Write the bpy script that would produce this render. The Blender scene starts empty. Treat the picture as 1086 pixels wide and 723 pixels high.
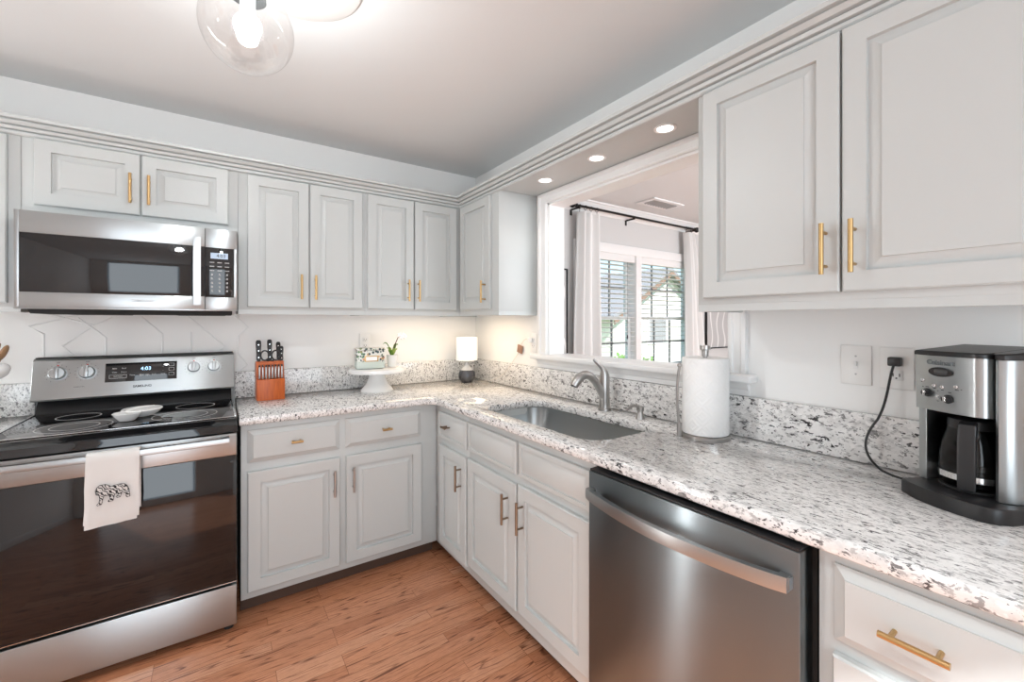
import bpy, bmesh, math, random
from mathutils import Vector, Matrix
random.seed(7)
PI = math.pi
S = bpy.context.scene
COL = S.collection

# ------------------------------------------------------------------ camera
cam_d = bpy.data.cameras.new('camera'); cam = bpy.data.objects.new('camera', cam_d); COL.objects.link(cam)
cam.location = (-1.655, -2.915, 1.3456); cam.rotation_euler = (PI/2, 0, -0.6003)
cam_d.sensor_width = 36; cam_d.lens = 36*456.5/1086; cam_d.shift_y = -20.1/1086; cam_d.clip_start = .02
S.camera = cam
# ------------------------------------------------------------------ view
S.view_settings.view_transform = 'Standard'; S.view_settings.look = 'None'
S.view_settings.exposure = -0.03; S.view_settings.gamma = 1; S.view_settings.use_curve_mapping = False
# ------------------------------------------------------------------ world
W = bpy.data.worlds.new('world'); S.world = W; W.use_nodes = True
wn = W.node_tree; wn.nodes.clear()
wo = wn.nodes.new('ShaderNodeOutputWorld'); wb = wn.nodes.new('ShaderNodeBackground')
wb.inputs['Color'].default_value = (.62, .82, 1.0, 1); wb.inputs['Strength'].default_value = 1.7
wn.links.new(wb.outputs[0], wo.inputs[0])
# ------------------------------------------------------------------ lights
def light(name, typ, loc, energy, rot=(0,0,0), color=(1,1,1), **kw):
    d = bpy.data.lights.new(name, typ); d.energy = energy; d.color = color
    for k, v in kw.items(): setattr(d, k, v)
    o = bpy.data.objects.new(name, d); COL.objects.link(o); o.location = loc; o.rotation_euler = rot
    return o
light('sun', 'SUN', (0,-20,20), 9.0, rot=(math.radians(55), 0, math.radians(-20)), angle=.02)
# added fill: stand-in daylight panel at an unseen, made-up rear opening
light('rear_fill', 'AREA', (-1.95, -4.72, 1.25), 36, rot=(PI/2,0,0), color=(.96,.985,1), shape='RECTANGLE', size=1.9, size_y=2.0)
# spot added behind the camera to brighten the floor; no fitting there
light('floor_fill', 'SPOT', (-1.75,-3.0,2.44), 95, color=(.97,.99,1), spot_size=math.radians(100), spot_blend=.6, shadow_soft_size=.12)
# strip light added at a made-up wall slit, for the streak on the dishwasher
light('streak_fill', 'AREA', (-3.41, -.76, 1.1), 18, rot=(PI/2,0,-PI/2), shape='RECTANGLE', size=.075, size_y=1.9)
# added, unseen fill for the dining room: bare point light and stand-in daylight panel
light('dining_point_fill', 'POINT', (2.3,-2.5,1.75), 30, color=(.93,.97,1), shadow_soft_size=.15)
light('dining_rear_fill', 'AREA', (1.9, -4.72, 1.4), 90, rot=(PI/2,0,0), color=(.93,.97,1), shape='RECTANGLE', size=2.4, size_y=1.6)

# ------------------------------------------------------------------ materials
def mat(name, color, rough=.5, metal=0, spec=.5, emit=None, es=0, coat=0, bump=None, aniso=0, arot=0):
    m = bpy.data.materials.new(name); m.use_nodes = True
    b = m.node_tree.nodes['Principled BSDF']
    b.inputs['Base Color'].default_value = (*color, 1); b.inputs['Roughness'].default_value = rough
    b.inputs['Metallic'].default_value = metal; b.inputs['Specular IOR Level'].default_value = spec
    b.inputs['Coat Weight'].default_value = coat; b.inputs['Coat Roughness'].default_value = .05
    if aniso:
        b.inputs['Anisotropic'].default_value = aniso; b.inputs['Anisotropic Rotation'].default_value = arot
        tg = m.node_tree.nodes.new('ShaderNodeTangent'); tg.direction_type = 'RADIAL'; tg.axis = 'Z'
        m.node_tree.links.new(tg.outputs[0], b.inputs['Tangent'])
    if emit: b.inputs['Emission Color'].default_value = (*emit, 1); b.inputs['Emission Strength'].default_value = es
    if bump:
        nt = m.node_tree; tc = nt.nodes.new('ShaderNodeTexCoord'); mp = nt.nodes.new('ShaderNodeMapping')
        n = nt.nodes.new('ShaderNodeTexNoise'); bp = nt.nodes.new('ShaderNodeBump')
        mp.inputs['Scale'].default_value = bump[0]; n.inputs['Scale'].default_value = bump[1]; n.inputs['Detail'].default_value = 3
        bp.inputs['Strength'].default_value = bump[2]; bp.inputs['Distance'].default_value = .002
        nt.links.new(tc.outputs['Object'], mp.inputs[0]); nt.links.new(mp.outputs[0], n.inputs[0])
        nt.links.new(n.outputs[0], bp.inputs['Height']); nt.links.new(bp.outputs[0], b.inputs['Normal'])
    return m
def ramp(nt, src, stops):
    r = nt.nodes.new('ShaderNodeValToRGB'); cr = r.color_ramp
    while len(cr.elements) < len(stops): cr.elements.new(.5)
    for e, (p, c) in zip(cr.elements, stops):
        e.position = p; e.color = (*c, 1) if len(c) == 3 else c
    nt.links.new(src, r.inputs[0]); return r.outputs[0]
def mixc(nt, fac, a, b, typ='MIX'):
    n = nt.nodes.new('ShaderNodeMix'); n.data_type = 'RGBA'; n.blend_type = typ
    for s, v in ((n.inputs[0], fac), (n.inputs[6], a), (n.inputs[7], b)):
        if hasattr(v, 'node'): nt.links.new(v, s)
        elif isinstance(v, (int, float)): s.default_value = v
        else: s.default_value = (*v, 1)
    return n.outputs[2]

PAINT = mat('cabinet_paint', (.53,.552,.545), .38, bump=((1,1,1), 90, .05))
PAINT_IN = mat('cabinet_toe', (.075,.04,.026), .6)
WALL = mat('wall_paint', (.86,.855,.84), .75, bump=((1,1,1), 160, .06))
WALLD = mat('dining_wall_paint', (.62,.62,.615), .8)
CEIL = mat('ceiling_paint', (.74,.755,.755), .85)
TRIM = mat('white_trim', (.83,.83,.825), .35)
AR = 0.25
STEEL = mat('stainless', (.45,.47,.475), .34, 1, aniso=.75, arot=AR)
STEEL_D = mat('dark_stainless', (.235,.262,.275), .31, 1, aniso=.93, arot=AR)
NICKEL = mat('brushed_nickel', (.42,.41,.40), .28, 1)
CHROME = mat('chrome', (.75,.75,.75), .1, 1)
BRASS = mat('brass', (.56,.37,.17), .32, 1)
BRONZE = mat('bronze', (.24,.18,.13), .35, 1)
BLACK = mat('black_plastic', (.014,.014,.015), .35)
BLACKM = mat('black_matte', (.02,.02,.02), .7)
BGLASS = mat('black_glass', (.008,.008,.009), .04, coat=.4)
CERAMIC = mat('white_ceramic', (.82,.82,.81), .18)
PLASTIC = mat('white_plastic', (.80,.795,.785), .35)
IVORY = mat('off_white_plastic', (.84,.83,.81), .35)
PAPER = mat('paper', (.86,.86,.85), .9)
CLOTH = mat('towel_cloth', (.72,.71,.69), .95, bump=((1,1,1), 400, .3))
CURT = mat('curtain_cloth', (.82,.82,.81), .9)
INK = mat('ink', (.03,.03,.035), .6)
LEAF = mat('leaf_green', (.12,.26,.03), .45)
LEAFP = mat('pale_leaf_green', (.26,.38,.08), .45)
PETAL = mat('white_petal', (.82,.78,.80), .6)
STEM = mat('brown_stem', (.10,.05,.04), .6)
WOODU = mat('utensil_wood', (.36,.21,.11), .55)
CORDW = mat('clear_white_cord', (.62,.55,.48), .5)
TAG = mat('tag_brown', (.33,.18,.12), .6)
MINT = mat('mint_enamel', (.62,.68,.62), .3)
RUBBER = mat('rubber', (.02,.02,.02), .8)
DISPB = mat('display_digits', (.3,.6,1), .5, emit=(.45,.75,1), es=2.0)
LCD = mat('lcd', (.35,.42,.5), .3, emit=(.45,.6,.8), es=.35)
LCDG = mat('coffee_lcd', (.06,.06,.06), .2)
GREYP = mat('print_grey', (.45,.45,.45), .6)
LABELW = mat('print_white', (.62,.62,.62), .6)
REDP = mat('print_red', (.5,.03,.03), .6)
BULB = mat('bulb', (1,.95,.85), .4, emit=(1,.93,.82), es=14)
LENS = mat('downlight_lens', (1,1,1), .4, emit=(1,.97,.93), es=9)
LEDW = mat('led_strip', (1,1,1), .4, emit=(1,.86,.66), es=3)
SHADE = mat('lamp_shade', (.86,.86,.83), .9, emit=(1,.96,.88), es=.28)
MERC = mat('mercury_glass_base', (.10,.105,.12), .12, .7)
MERCL = mat('pale_glass_neck', (.62,.61,.60), .2)
SIDING = mat('siding', (.80,.77,.70), .8)
ROOFM = mat('roof_shingle', (.26,.25,.26), .9)
ROOFB = mat('brown_fascia', (.22,.13,.09), .8)
GRASS = mat('grass', (.16,.25,.07), .95)
SHRUB = mat('shrub', (.13,.26,.05), .9)
MUNT = mat('muntin_grey', (.20,.20,.20), .5)
SASH = mat('sash_white', (.74,.74,.73), .4)
BLINDM = mat('blind_white', (.80,.80,.79), .5)
BLKMETAL = mat('black_metal', (.012,.012,.012), .4, .5)
VENTD = mat('vent_dark', (.10,.10,.10), .8)
CHAN = mat('filter_black', (.03,.03,.03), .6)  # near-black colour of the microwave's grease filter
GROUT = mat('tile_edge', (.83,.83,.82), .3)

def glassy(name, tint, refl=.03, rough=.02):
    m = bpy.data.materials.new(name); m.use_nodes = True; nt = m.node_tree; nt.nodes.clear()
    o = nt.nodes.new('ShaderNodeOutputMaterial'); t = nt.nodes.new('ShaderNodeBsdfTransparent'); g = nt.nodes.new('ShaderNodeBsdfGlossy')
    t.inputs[0].default_value = (*tint, 1); g.inputs['Roughness'].default_value = rough
    lw = nt.nodes.new('ShaderNodeLayerWeight'); lw.inputs[0].default_value = .5
    pw = nt.nodes.new('ShaderNodeMath'); pw.operation = 'POWER'; pw.inputs[1].default_value = 4; nt.links.new(lw.outputs['Facing'], pw.inputs[0])
    f = nt.nodes.new('ShaderNodeMath'); f.operation = 'MULTIPLY_ADD'; f.inputs[1].default_value = .55; f.inputs[2].default_value = refl; nt.links.new(pw.outputs[0], f.inputs[0])
    mx = nt.nodes.new('ShaderNodeMixShader')
    nt.links.new(f.outputs[0], mx.inputs[0]); nt.links.new(t.outputs[0], mx.inputs[1]); nt.links.new(g.outputs[0], mx.inputs[2]); nt.links.new(mx.outputs[0], o.inputs[0])
    return m
GLASS = glassy('window_glass', (.97,.98,.98))
GLOBE = glassy('globe_glass', (.98,.97,.965), .10)
CARAFE = glassy('carafe_glass', (.62,.62,.62))

def granite():
    m = bpy.data.materials.new('granite'); m.use_nodes = True; nt = m.node_tree; b = nt.nodes['Principled BSDF']
    tc = nt.nodes.new('ShaderNodeTexCoord')
    def noise(scale, rot, sc, det=3, rough=.6, dist=0.):
        mp = nt.nodes.new('ShaderNodeMapping'); mp.inputs['Rotation'].default_value = rot; mp.inputs['Scale'].default_value = sc
        n = nt.nodes.new('ShaderNodeTexNoise'); n.inputs['Scale'].default_value = scale; n.inputs['Detail'].default_value = det
        n.inputs['Roughness'].default_value = rough; n.inputs['Distortion'].default_value = dist
        nt.links.new(tc.outputs['Object'], mp.inputs[0]); nt.links.new(mp.outputs[0], n.inputs[0]); return n.outputs[0]
    R = (.12, .1, .14)
    base = ramp(nt, noise(20, R, (1.6,.8,1.2), 4), [(.3,(.56,.55,.54)), (.46,(.76,.75,.735)), (.65,(.84,.83,.815))])
    grey = ramp(nt, noise(44, R, (2.7,1,1.7), 5, .65, .3), [(.54,(0,0,0)), (.60,(.8,.8,.8))])
    c = mixc(nt, grey, base, (.40,.395,.39))
    pale = ramp(nt, noise(40, R, (2.2,1,1.5), 3), [(.56,(0,0,0)), (.63,(1,1,1))])
    c = mixc(nt, pale, c, (.86,.85,.835))
    big = ramp(nt, noise(6, R, (1,1,1), 2), [(.35,(.45,.45,.45)), (.6,(1,1,1))])
    f1 = ramp(nt, noise(37, R, (3.0,1,1.9), 4, .6, .5), [(.582,(0,0,0)), (.605,(1,1,1))])
    c = mixc(nt, mixc(nt, 1.0, f1, big, 'MULTIPLY'), c, (.035,.033,.034))
    f2 = ramp(nt, noise(80, R, (2.4,1,1.6), 3, .55), [(.625,(0,0,0)), (.66,(.85,.85,.85))])
    c = mixc(nt, f2, c, (.08,.076,.076))
    nt.links.new(c, b.inputs['Base Color']); b.inputs['Roughness'].default_value = .09; b.inputs['Specular IOR Level'].default_value = .5
    return m
GRANITE = granite()

def oak():
    m = bpy.data.materials.new('oak_strip_floor'); m.use_nodes = True; nt = m.node_tree; b = nt.nodes['Principled BSDF']
    tc = nt.nodes.new('ShaderNodeTexCoord')
    br = nt.nodes.new('ShaderNodeTexBrick'); br.offset = .37; br.offset_frequency = 3; br.squash = 1
    br.inputs['Scale'].default_value = 1; br.inputs['Brick Width'].default_value = .62; br.inputs['Row Height'].default_value = .0605
    br.inputs['Mortar Size'].default_value = .0009; br.inputs['Mortar Smooth'].default_value = .2; br.inputs['Bias'].default_value = 0
    br.inputs['Color1'].default_value = (0,0,0,1); br.inputs['Color2'].default_value = (1,1,1,1); br.inputs['Mortar'].default_value = (.5,.5,.5,1)
    nt.links.new(tc.outputs['Object'], br.inputs[0])
    pv = br.outputs['Color']
    tone = ramp(nt, pv, [(0,(.46,.19,.097)), (.35,(.60,.27,.146)), (.7,(.53,.228,.117)), (1,(.66,.335,.20))])
    # offset the grain per plank
    ad = nt.nodes.new('ShaderNodeVectorMath'); ad.operation = 'MULTIPLY_ADD'; ad.inputs[1].default_value = (7,5,3)
    nt.links.new(pv, ad.inputs[0]); nt.links.new(tc.outputs['Object'], ad.inputs[2])
    def noise(scale, sc, det, rough, dist=0):
        mp = nt.nodes.new('ShaderNodeMapping'); mp.inputs['Scale'].default_value = sc
        n = nt.nodes.new('ShaderNodeTexNoise'); n.inputs['Scale'].default_value = scale; n.inputs['Detail'].default_value = det
        n.inputs['Roughness'].default_value = rough; n.inputs['Distortion'].default_value = dist
        nt.links.new(ad.outputs[0], mp.inputs[0]); nt.links.new(mp.outputs[0], n.inputs[0]); return n.outputs[0]
    n1 = noise(2.4, (.62,7.5,1), 2, .45, .35)
    mu = nt.nodes.new('ShaderNodeMath'); mu.operation = 'MULTIPLY'; mu.inputs[1].default_value = 19; nt.links.new(n1, mu.inputs[0])
    fr = nt.nodes.new('ShaderNodeMath'); fr.operation = 'PINGPONG'; fr.inputs[1].default_value = 1; nt.links.new(mu.outputs[0], fr.inputs[0])
    cath = ramp(nt, fr.outputs[0], [(0,(1,1,1)), (.10,(.85,.85,.85)), (.26,(0,0,0))])
    fine = ramp(nt, noise(60, (.5,9,1), 3, .6), [(.35,(.75,.72,.7)), (.65,(1.06,1.06,1.06))])
    c = mixc(nt, 1.0, tone, fine, 'MULTIPLY')
    brk = ramp(nt, noise(9, (.6,3,1), 2, .5), [(.36,(.1,.1,.1)), (.58,(1,1,1))])
    c = mixc(nt, mixc(nt, 1., cath, brk, 'MULTIPLY'), c, (.15,.055,.03))
    c = mixc(nt, br.outputs['Fac'], c, (.20,.085,.045))
    nt.links.new(c, b.inputs['Base Color']); b.inputs['Roughness'].default_value = .20
    return m
OAK = oak()

def cherry():
    m = mat('cherry_wood', (.45,.11,.02), .35); nt = m.node_tree; b = nt.nodes['Principled BSDF']
    tc = nt.nodes.new('ShaderNodeTexCoord'); mp = nt.nodes.new('ShaderNodeMapping'); mp.inputs['Scale'].default_value = (60,60,6)
    n = nt.nodes.new('ShaderNodeTexNoise'); n.inputs['Scale'].default_value = 1.5; n.inputs['Detail'].default_value = 4
    nt.links.new(tc.outputs['Object'], mp.inputs[0]); nt.links.new(mp.outputs[0], n.inputs[0])
    nt.links.new(ramp(nt, n.outputs[0], [(.3,(.40,.062,.005)), (.7,(.60,.13,.012))]), b.inputs['Base Color']); return m
CHERRY = cherry()

def dogmat():
    m = mat('dog_embroidery', (.03,.03,.03), .9); nt = m.node_tree; b = nt.nodes['Principled BSDF']
    tc = nt.nodes.new('ShaderNodeTexCoord'); w = nt.nodes.new('ShaderNodeTexWave'); w.wave_type = 'BANDS'; w.bands_direction = 'DIAGONAL'
    w.inputs['Scale'].default_value = 48; w.inputs['Distortion'].default_value = 9; w.inputs['Detail'].default_value = 1; w.inputs['Detail Scale'].default_value = 1.5
    nt.links.new(tc.outputs['Object'], w.inputs[0])
    nt.links.new(ramp(nt, w.outputs[1], [(.42,(.02,.02,.022)), (.52,(.66,.65,.63))]), b.inputs['Base Color']); return m
DOGM = dogmat()

def floral():
    m = mat('floral_tin', (.7,.7,.65), .3); nt = m.node_tree; b = nt.nodes['Principled BSDF']
    tc = nt.nodes.new('ShaderNodeTexCoord')
    v = nt.nodes.new('ShaderNodeTexVoronoi'); v.inputs['Scale'].default_value = 62; v.inputs['Randomness'].default_value = .9
    nt.links.new(tc.outputs['Object'], v.inputs[0])
    hue = ramp(nt, v.outputs['Color'], [(.0,(.015,.03,.05)), (.42,(.03,.07,.06)), (.6,(.15,.28,.10)), (.72,(.70,.28,.14)), (.86,(.03,.05,.10))])
    leaf = ramp(nt, v.outputs['Distance'], [(.42,(1,1,1)), (.52,(0,0,0))])
    c = mixc(nt, leaf, (.72,.72,.66), hue)
    sp = nt.nodes.new('ShaderNodeSeparateXYZ'); nt.links.new(tc.outputs['Object'], sp.inputs[0])
    n = nt.nodes.new('ShaderNodeTexNoise'); n.inputs['Scale'].default_value = 30; nt.links.new(tc.outputs['Object'], n.inputs[0])
    a = nt.nodes.new('ShaderNodeMath'); a.operation = 'MULTIPLY_ADD'; a.inputs[1].default_value = .05; nt.links.new(n.outputs[0], a.inputs[0]); nt.links.new(sp.outputs[2], a.inputs[2])
    hi = ramp(nt, a.outputs[0], [(.070,(0,0,0)), (.074,(1,1,1))])
    nt.links.new(mixc(nt, hi, (.60,.66,.60), c), b.inputs['Base Color']); return m
FLORAL = floral()

def artmat():
    m = mat('art_print', (.5,.5,.5), .7); nt = m.node_tree; b = nt.nodes['Principled BSDF']
    tc = nt.nodes.new('ShaderNodeTexCoord'); w = nt.nodes.new('ShaderNodeTexWave'); w.wave_type = 'BANDS'; w.bands_direction = 'X'
    w.inputs['Scale'].default_value = 2.2; w.inputs['Distortion'].default_value = 7; w.inputs['Detail'].default_value = 0; w.inputs['Detail Scale'].default_value = 1.2
    nt.links.new(tc.outputs['Object'], w.inputs[0])
    nt.links.new(ramp(nt, w.outputs[1], [(.88,(.48,.48,.48)), (.95,(.74,.74,.73))]), b.inputs['Base Color']); return m
ART = artmat()

def quilted():
    m = mat('quilted_paper', (.86,.86,.85), .95); nt = m.node_tree; b = nt.nodes['Principled BSDF']
    tc = nt.nodes.new('ShaderNodeTexCoord'); sp = nt.nodes.new('ShaderNodeSeparateXYZ'); nt.links.new(tc.outputs['Object'], sp.inputs[0])
    def M(op, a, b_=None):
        n = nt.nodes.new('ShaderNodeMath'); n.operation = op
        for i, x in enumerate((a, b_)):
            if x is None: continue
            if hasattr(x, 'node'): nt.links.new(x, n.inputs[i])
            else: n.inputs[i].default_value = x
        return n.outputs[0]
    u = M('MULTIPLY', M('ARCTAN2', sp.outputs[1], sp.outputs[0]), .081*22)
    v = M('MULTIPLY', sp.outputs[2], 22)
    # nested diamonds
    du = M('ABSOLUTE', M('SUBTRACT', M('FRACT', M('MULTIPLY', u, .62)), .5)); dv = M('ABSOLUTE', M('SUBTRACT', M('FRACT', M('MULTIPLY', v, .62)), .5))
    d = M('SINE', M('MULTIPLY', M('ADD', du, dv), 26))
    bp = nt.nodes.new('ShaderNodeBump'); bp.inputs['Strength'].default_value = .35; bp.inputs['Distance'].default_value = .0015
    nt.links.new(d, bp.inputs['Height']); nt.links.new(bp.outputs[0], b.inputs['Normal']); return m
QUILT = quilted()

# ------------------------------------------------------------------ geometry helper
class G:
    def __init__(s): s.bm = bmesh.new(); s.mi = 0; s.mats = []
    def m(s, material):
        if material not in s.mats: s.mats.append(material)
        s.mi = s.mats.index(material); return s
    def face(s, vs):
        try: f = s.bm.faces.new(vs)
        except ValueError: return None
        f.material_index = s.mi; return f
    def box(s, lo, hi, bev=0, M=None, seg=2):
        x0,y0,z0 = [min(a,b) for a,b in zip(lo,hi)]; x1,y1,z1 = [max(a,b) for a,b in zip(lo,hi)]
        P = [(x0,y0,z0),(x1,y0,z0),(x1,y1,z0),(x0,y1,z0),(x0,y0,z1),(x1,y0,z1),(x1,y1,z1),(x0,y1,z1)]
        V = [s.bm.verts.new(M @ Vector(p) if M else p) for p in P]
        F = [s.face([V[i] for i in q]) for q in ((0,3,2,1),(4,5,6,7),(0,1,5,4),(1,2,6,5),(2,3,7,6),(3,0,4,7))]
        if bev:
            E = list({e for f in F for e in f.edges})
            r = bmesh.ops.bevel(s.bm, geom=E, offset=bev, segments=seg, profile=.5, affect='EDGES')
            for f in r['faces']: f.material_index = s.mi
        return s
    def loop(s, pts): return [s.bm.verts.new(p) for p in pts]
    def bridge(s, A, B):
        n = len(A)
        for i in range(n): s.face([A[i], A[(i+1)%n], B[(i+1)%n], B[i]])
    def cyl(s, p0, p1, r0, r1=None, seg=24, caps=True): return s.tube([p0, p1], [r0, r0 if r1 is None else r1], seg, caps)
    def tube(s, pts, r, seg=10, caps=True, closed=False):
        pts = [Vector(p) for p in pts]; n = len(pts); R = r if isinstance(r, (list, tuple)) else [r]*n
        up = None; L = []
        for i, p in enumerate(pts):
            a = pts[i-1] if (i > 0 or closed) else pts[i]; b = pts[(i+1)%n] if (i < n-1 or closed) else pts[i]
            t = (b-a).normalized()
            if up is None: up = t.orthogonal().normalized()
            up = (up - t*up.dot(t)).normalized(); sd = t.cross(up)
            L.append(s.loop([p + (up*math.cos(2*PI*k/seg) + sd*math.sin(2*PI*k/seg))*R[i] for k in range(seg)]))
        for i in range(n-1 if not closed else n): s.bridge(L[i], L[(i+1)%n])
        if caps and not closed: s.face(L[0][::-1]); s.face(L[-1])
        return s
    def lathe(s, prof, c, seg=32, M=None, caps=(False, False)):
        c = Vector(c); L = []
        for r, z in prof:
            ring = []
            for k in range(seg):
                p = Vector((r*math.cos(2*PI*k/seg), r*math.sin(2*PI*k/seg), z))
                ring.append((M @ p if M else p) + c)
            L.append(s.loop(ring))
        for a, b in zip(L, L[1:]): s.bridge(a, b)
        if caps[0]: s.face(L[0][::-1])
        if caps[1]: s.face(L[-1])
        return s
    def prism(s, poly, fn, d0, d1, bev=0):
        """poly 2-D outline; fn(a,b,d) -> point; extruded from d0 to d1"""
        A = s.loop([fn(a,b,d0) for a,b in poly]); B = s.loop([fn(a,b,d1) for a,b in poly])
        fs = [s.face(A[::-1]), s.face(B)]; s.bridge(A, B)
        if bev:
            E = list({e for f in fs if f for e in f.edges})
            r = bmesh.ops.bevel(s.bm, geom=E, offset=bev, segments=2, profile=.5, affect='EDGES')
            for f in r['faces']: f.material_index = s.mi
        return s
    def rings(s, fr, u0, u1, z0, z1, prof, fill=True, back=True):
        O, U, N = fr; L = []
        for ins, d in prof:
            a, b, c, e = u0+ins, u1-ins, z0+ins, z1-ins
            L.append(s.loop([O + U*p + Vector((0,0,q)) + N*d for p, q in ((a,c),(b,c),(b,e),(a,e))]))
        for p, q in zip(L, L[1:]): s.bridge(p, q)
        if fill: s.face(L[-1])
        if back: s.face(L[0][::-1])
        return s
def root_loc(p):
    v = Vector((0,0,0))
    while p is not None: v = v + Vector(p.location); p = p.parent
    return v
def obj(name, g, m=None, parent=None, label=None, sharp=32, origin=None):
    me = bpy.data.meshes.new(name); off = root_loc(parent) if parent else Vector(origin or (0,0,0))
    for v in g.bm.verts: v.co -= off
    bmesh.ops.recalc_face_normals(g.bm, faces=g.bm.faces[:])
    for f in g.bm.faces: f.smooth = True
    g.bm.to_mesh(me); g.bm.free()
    for k in (g.mats or [m]): me.materials.append(k)
    me.set_sharp_from_angle(angle=math.radians(sharp))
    o = bpy.data.objects.new(name, me); COL.objects.link(o)
    if parent: o.parent = parent
    elif origin: o.location = origin
    if label: o['label'] = label
    return o
def thing(name, label, cat, loc, group=None):
    o = bpy.data.objects.new(name, None); COL.objects.link(o); o.location = loc; o.empty_display_size = .05
    return tag(o, label, cat, group)
def tag(o, label, cat, group=None):
    o['label'] = label; o['category'] = cat
    if group: o['group'] = group
    return o
def struct(name, g, m=None, parent=None):
    o = obj(name, g, m, parent)
    if not parent: o['kind'] = 'structure'
    return o
def text(name, s, size, loc, facing, m, parent, ext=.0004, align='CENTER', bold=0, label=None):
    c = bpy.data.curves.new(name, 'FONT'); c.body = s; c.size = size; c.extrude = ext; c.align_x = align; c.align_y = 'CENTER'; c.offset = bold
    tmp = bpy.data.objects.new('tmp_text', c); COL.objects.link(tmp); bpy.context.view_layer.update()
    me = bpy.data.meshes.new_from_object(tmp.evaluated_get(bpy.context.evaluated_depsgraph_get())); me.name = name
    bpy.data.objects.remove(tmp); bpy.data.curves.remove(c); me.materials.clear(); me.materials.append(m)
    o = bpy.data.objects.new(name, me); COL.objects.link(o); o.parent = parent
    o.location = Vector(loc) - root_loc(parent)
    if isinstance(facing, Matrix): o.rotation_euler = facing.to_euler()
    elif facing == '-y': o.rotation_euler = (PI/2, 0, 0)
    elif facing == '-x': o.rotation_euler = Matrix(((0,0,-1),(-1,0,0),(0,1,0))).to_euler()
    if label: o['label'] = label
    return o
V3 = Vector
FB = (V3((0,-.285,0)), V3((1,0,0)), V3((0,-1,0)))       # back run uppers, u = x
FBB = (V3((0,-.605,0)), V3((1,0,0)), V3((0,-1,0)))      # back run bases
FR = (V3((-.285,0,0)), V3((0,-1,0)), V3((-1,0,0)))      # right run uppers, u = -y
FRB = (V3((-.605,0,0)), V3((0,-1,0)), V3((-1,0,0)))
RAISED = [(0,.001),(0,.016),(.004,.02),(.052,.02),(.053,.008),(.060,.008),(.082,.0175),(.083,.0205)]
SLAB = [(0,.001),(0,.006),(.004,.008),(.022,.0165),(.0225,.0205)]
SLAB2 = [(0,.001),(0,.014),(.003,.0165),(.017,.0175),(.0175,.012),(.020,.012),(.034,.0195)]
def fpt(fr, u, z, d): return fr[0] + fr[1]*u + V3((0,0,z)) + fr[2]*d
def bar_pull(fr, u, z, L, vert, m, parent, r=.006, base=.02, stand=.032):
    g = G().m(m); D = V3((0,0,1)) if vert else fr[1]
    c = fpt(fr, u, z, base+stand)
    g.cyl(c-D*L/2, c+D*L/2, r, seg=14)
    for k in (-1, 1):
        q = c + D*k*L*.33
        g.cyl(q, q - fr[2]*(stand-.0005), r*.72, seg=10)
    return obj('handle', g, None, parent)
def door_part(name, fr, u0, u1, z0, z1, prof, parent, pull=None, pm=BRASS, L=.135):
    d = obj(name, G().m(PAINT).rings(fr, u0, u1, z0, z1, prof), None, parent)
    if pull: bar_pull(fr, pull[0], pull[1], L, pull[2], pm, d)
    return d

# ================================================================== STRUCTURE
struct('floor', G().box((-3.5,-4.9,-.08),(4.4,.1,0)), OAK)
struct('ceiling', G().box((-3.5,-4.9,2.46),(4.4,.1,2.6)), CEIL)
struct('wall_back', G().box((-3.5,0,0),(.06,.14,2.46)), WALL)
g = G()   # left wall with a slit added for the dishwasher streak light
g.box((-3.5,-4.8,0),(-3.4,-.80,2.46)); g.box((-3.5,-.72,0),(-3.4,0,2.46)); g.box((-3.5,-.80,0),(-3.4,-.72,.15)); g.box((-3.5,-.80,2.1),(-3.4,-.72,2.46))
struct('wall_left', g, WALL)
g = G()   # rear wall; its unseen openings are added for the fill panels
g.box((-3.4,-4.8,0),(-2.95,-4.7,2.46)); g.box((-.95,-4.8,0),(.6,-4.7,2.46)); g.box((-2.95,-4.8,2.28),(-.95,-4.7,2.46)); g.box((-2.95,-4.8,0),(-.95,-4.7,.2))
g.box((.6,-4.8,2.25),(3.2,-4.7,2.46)); g.box((.6,-4.8,0),(3.2,-4.7,.55)); g.box((3.2,-4.8,0),(4.3,-4.7,2.46))
struct('wall_front', g, WALL)
g = G()   # wall between kitchen and dining room with the pass-through
Y0, Y1, ZS, ZH, WT = -.885, -2.01, 1.12, 2.065, .115
g.box((0,Y0,0),(WT,-.001,2.46)); g.box((0,-4.7,0),(WT,Y1,2.46)); g.box((0,Y1,0),(WT,Y0,ZS)); g.box((0,Y1,ZH),(WT,Y0,2.46))
struct('wall_right', g, WALL)
# dining room back wall with the twin window opening
WX0, WX1, WZ0, WZ1 = 1.10, 2.84, .86, 2.02
g = G(); g.box((.062,0,0),(WX0,.14,2.46)); g.box((WX1,0,0),(4.3,.14,2.46)); g.box((WX0,0,0),(WX1,.14,WZ0)); g.box((WX0,0,WZ1),(WX1,.14,2.46))
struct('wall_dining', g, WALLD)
struct('wall_far', G().box((4.2,-4.7,0),(4.3,-.001,2.46)), WALLD)
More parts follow.
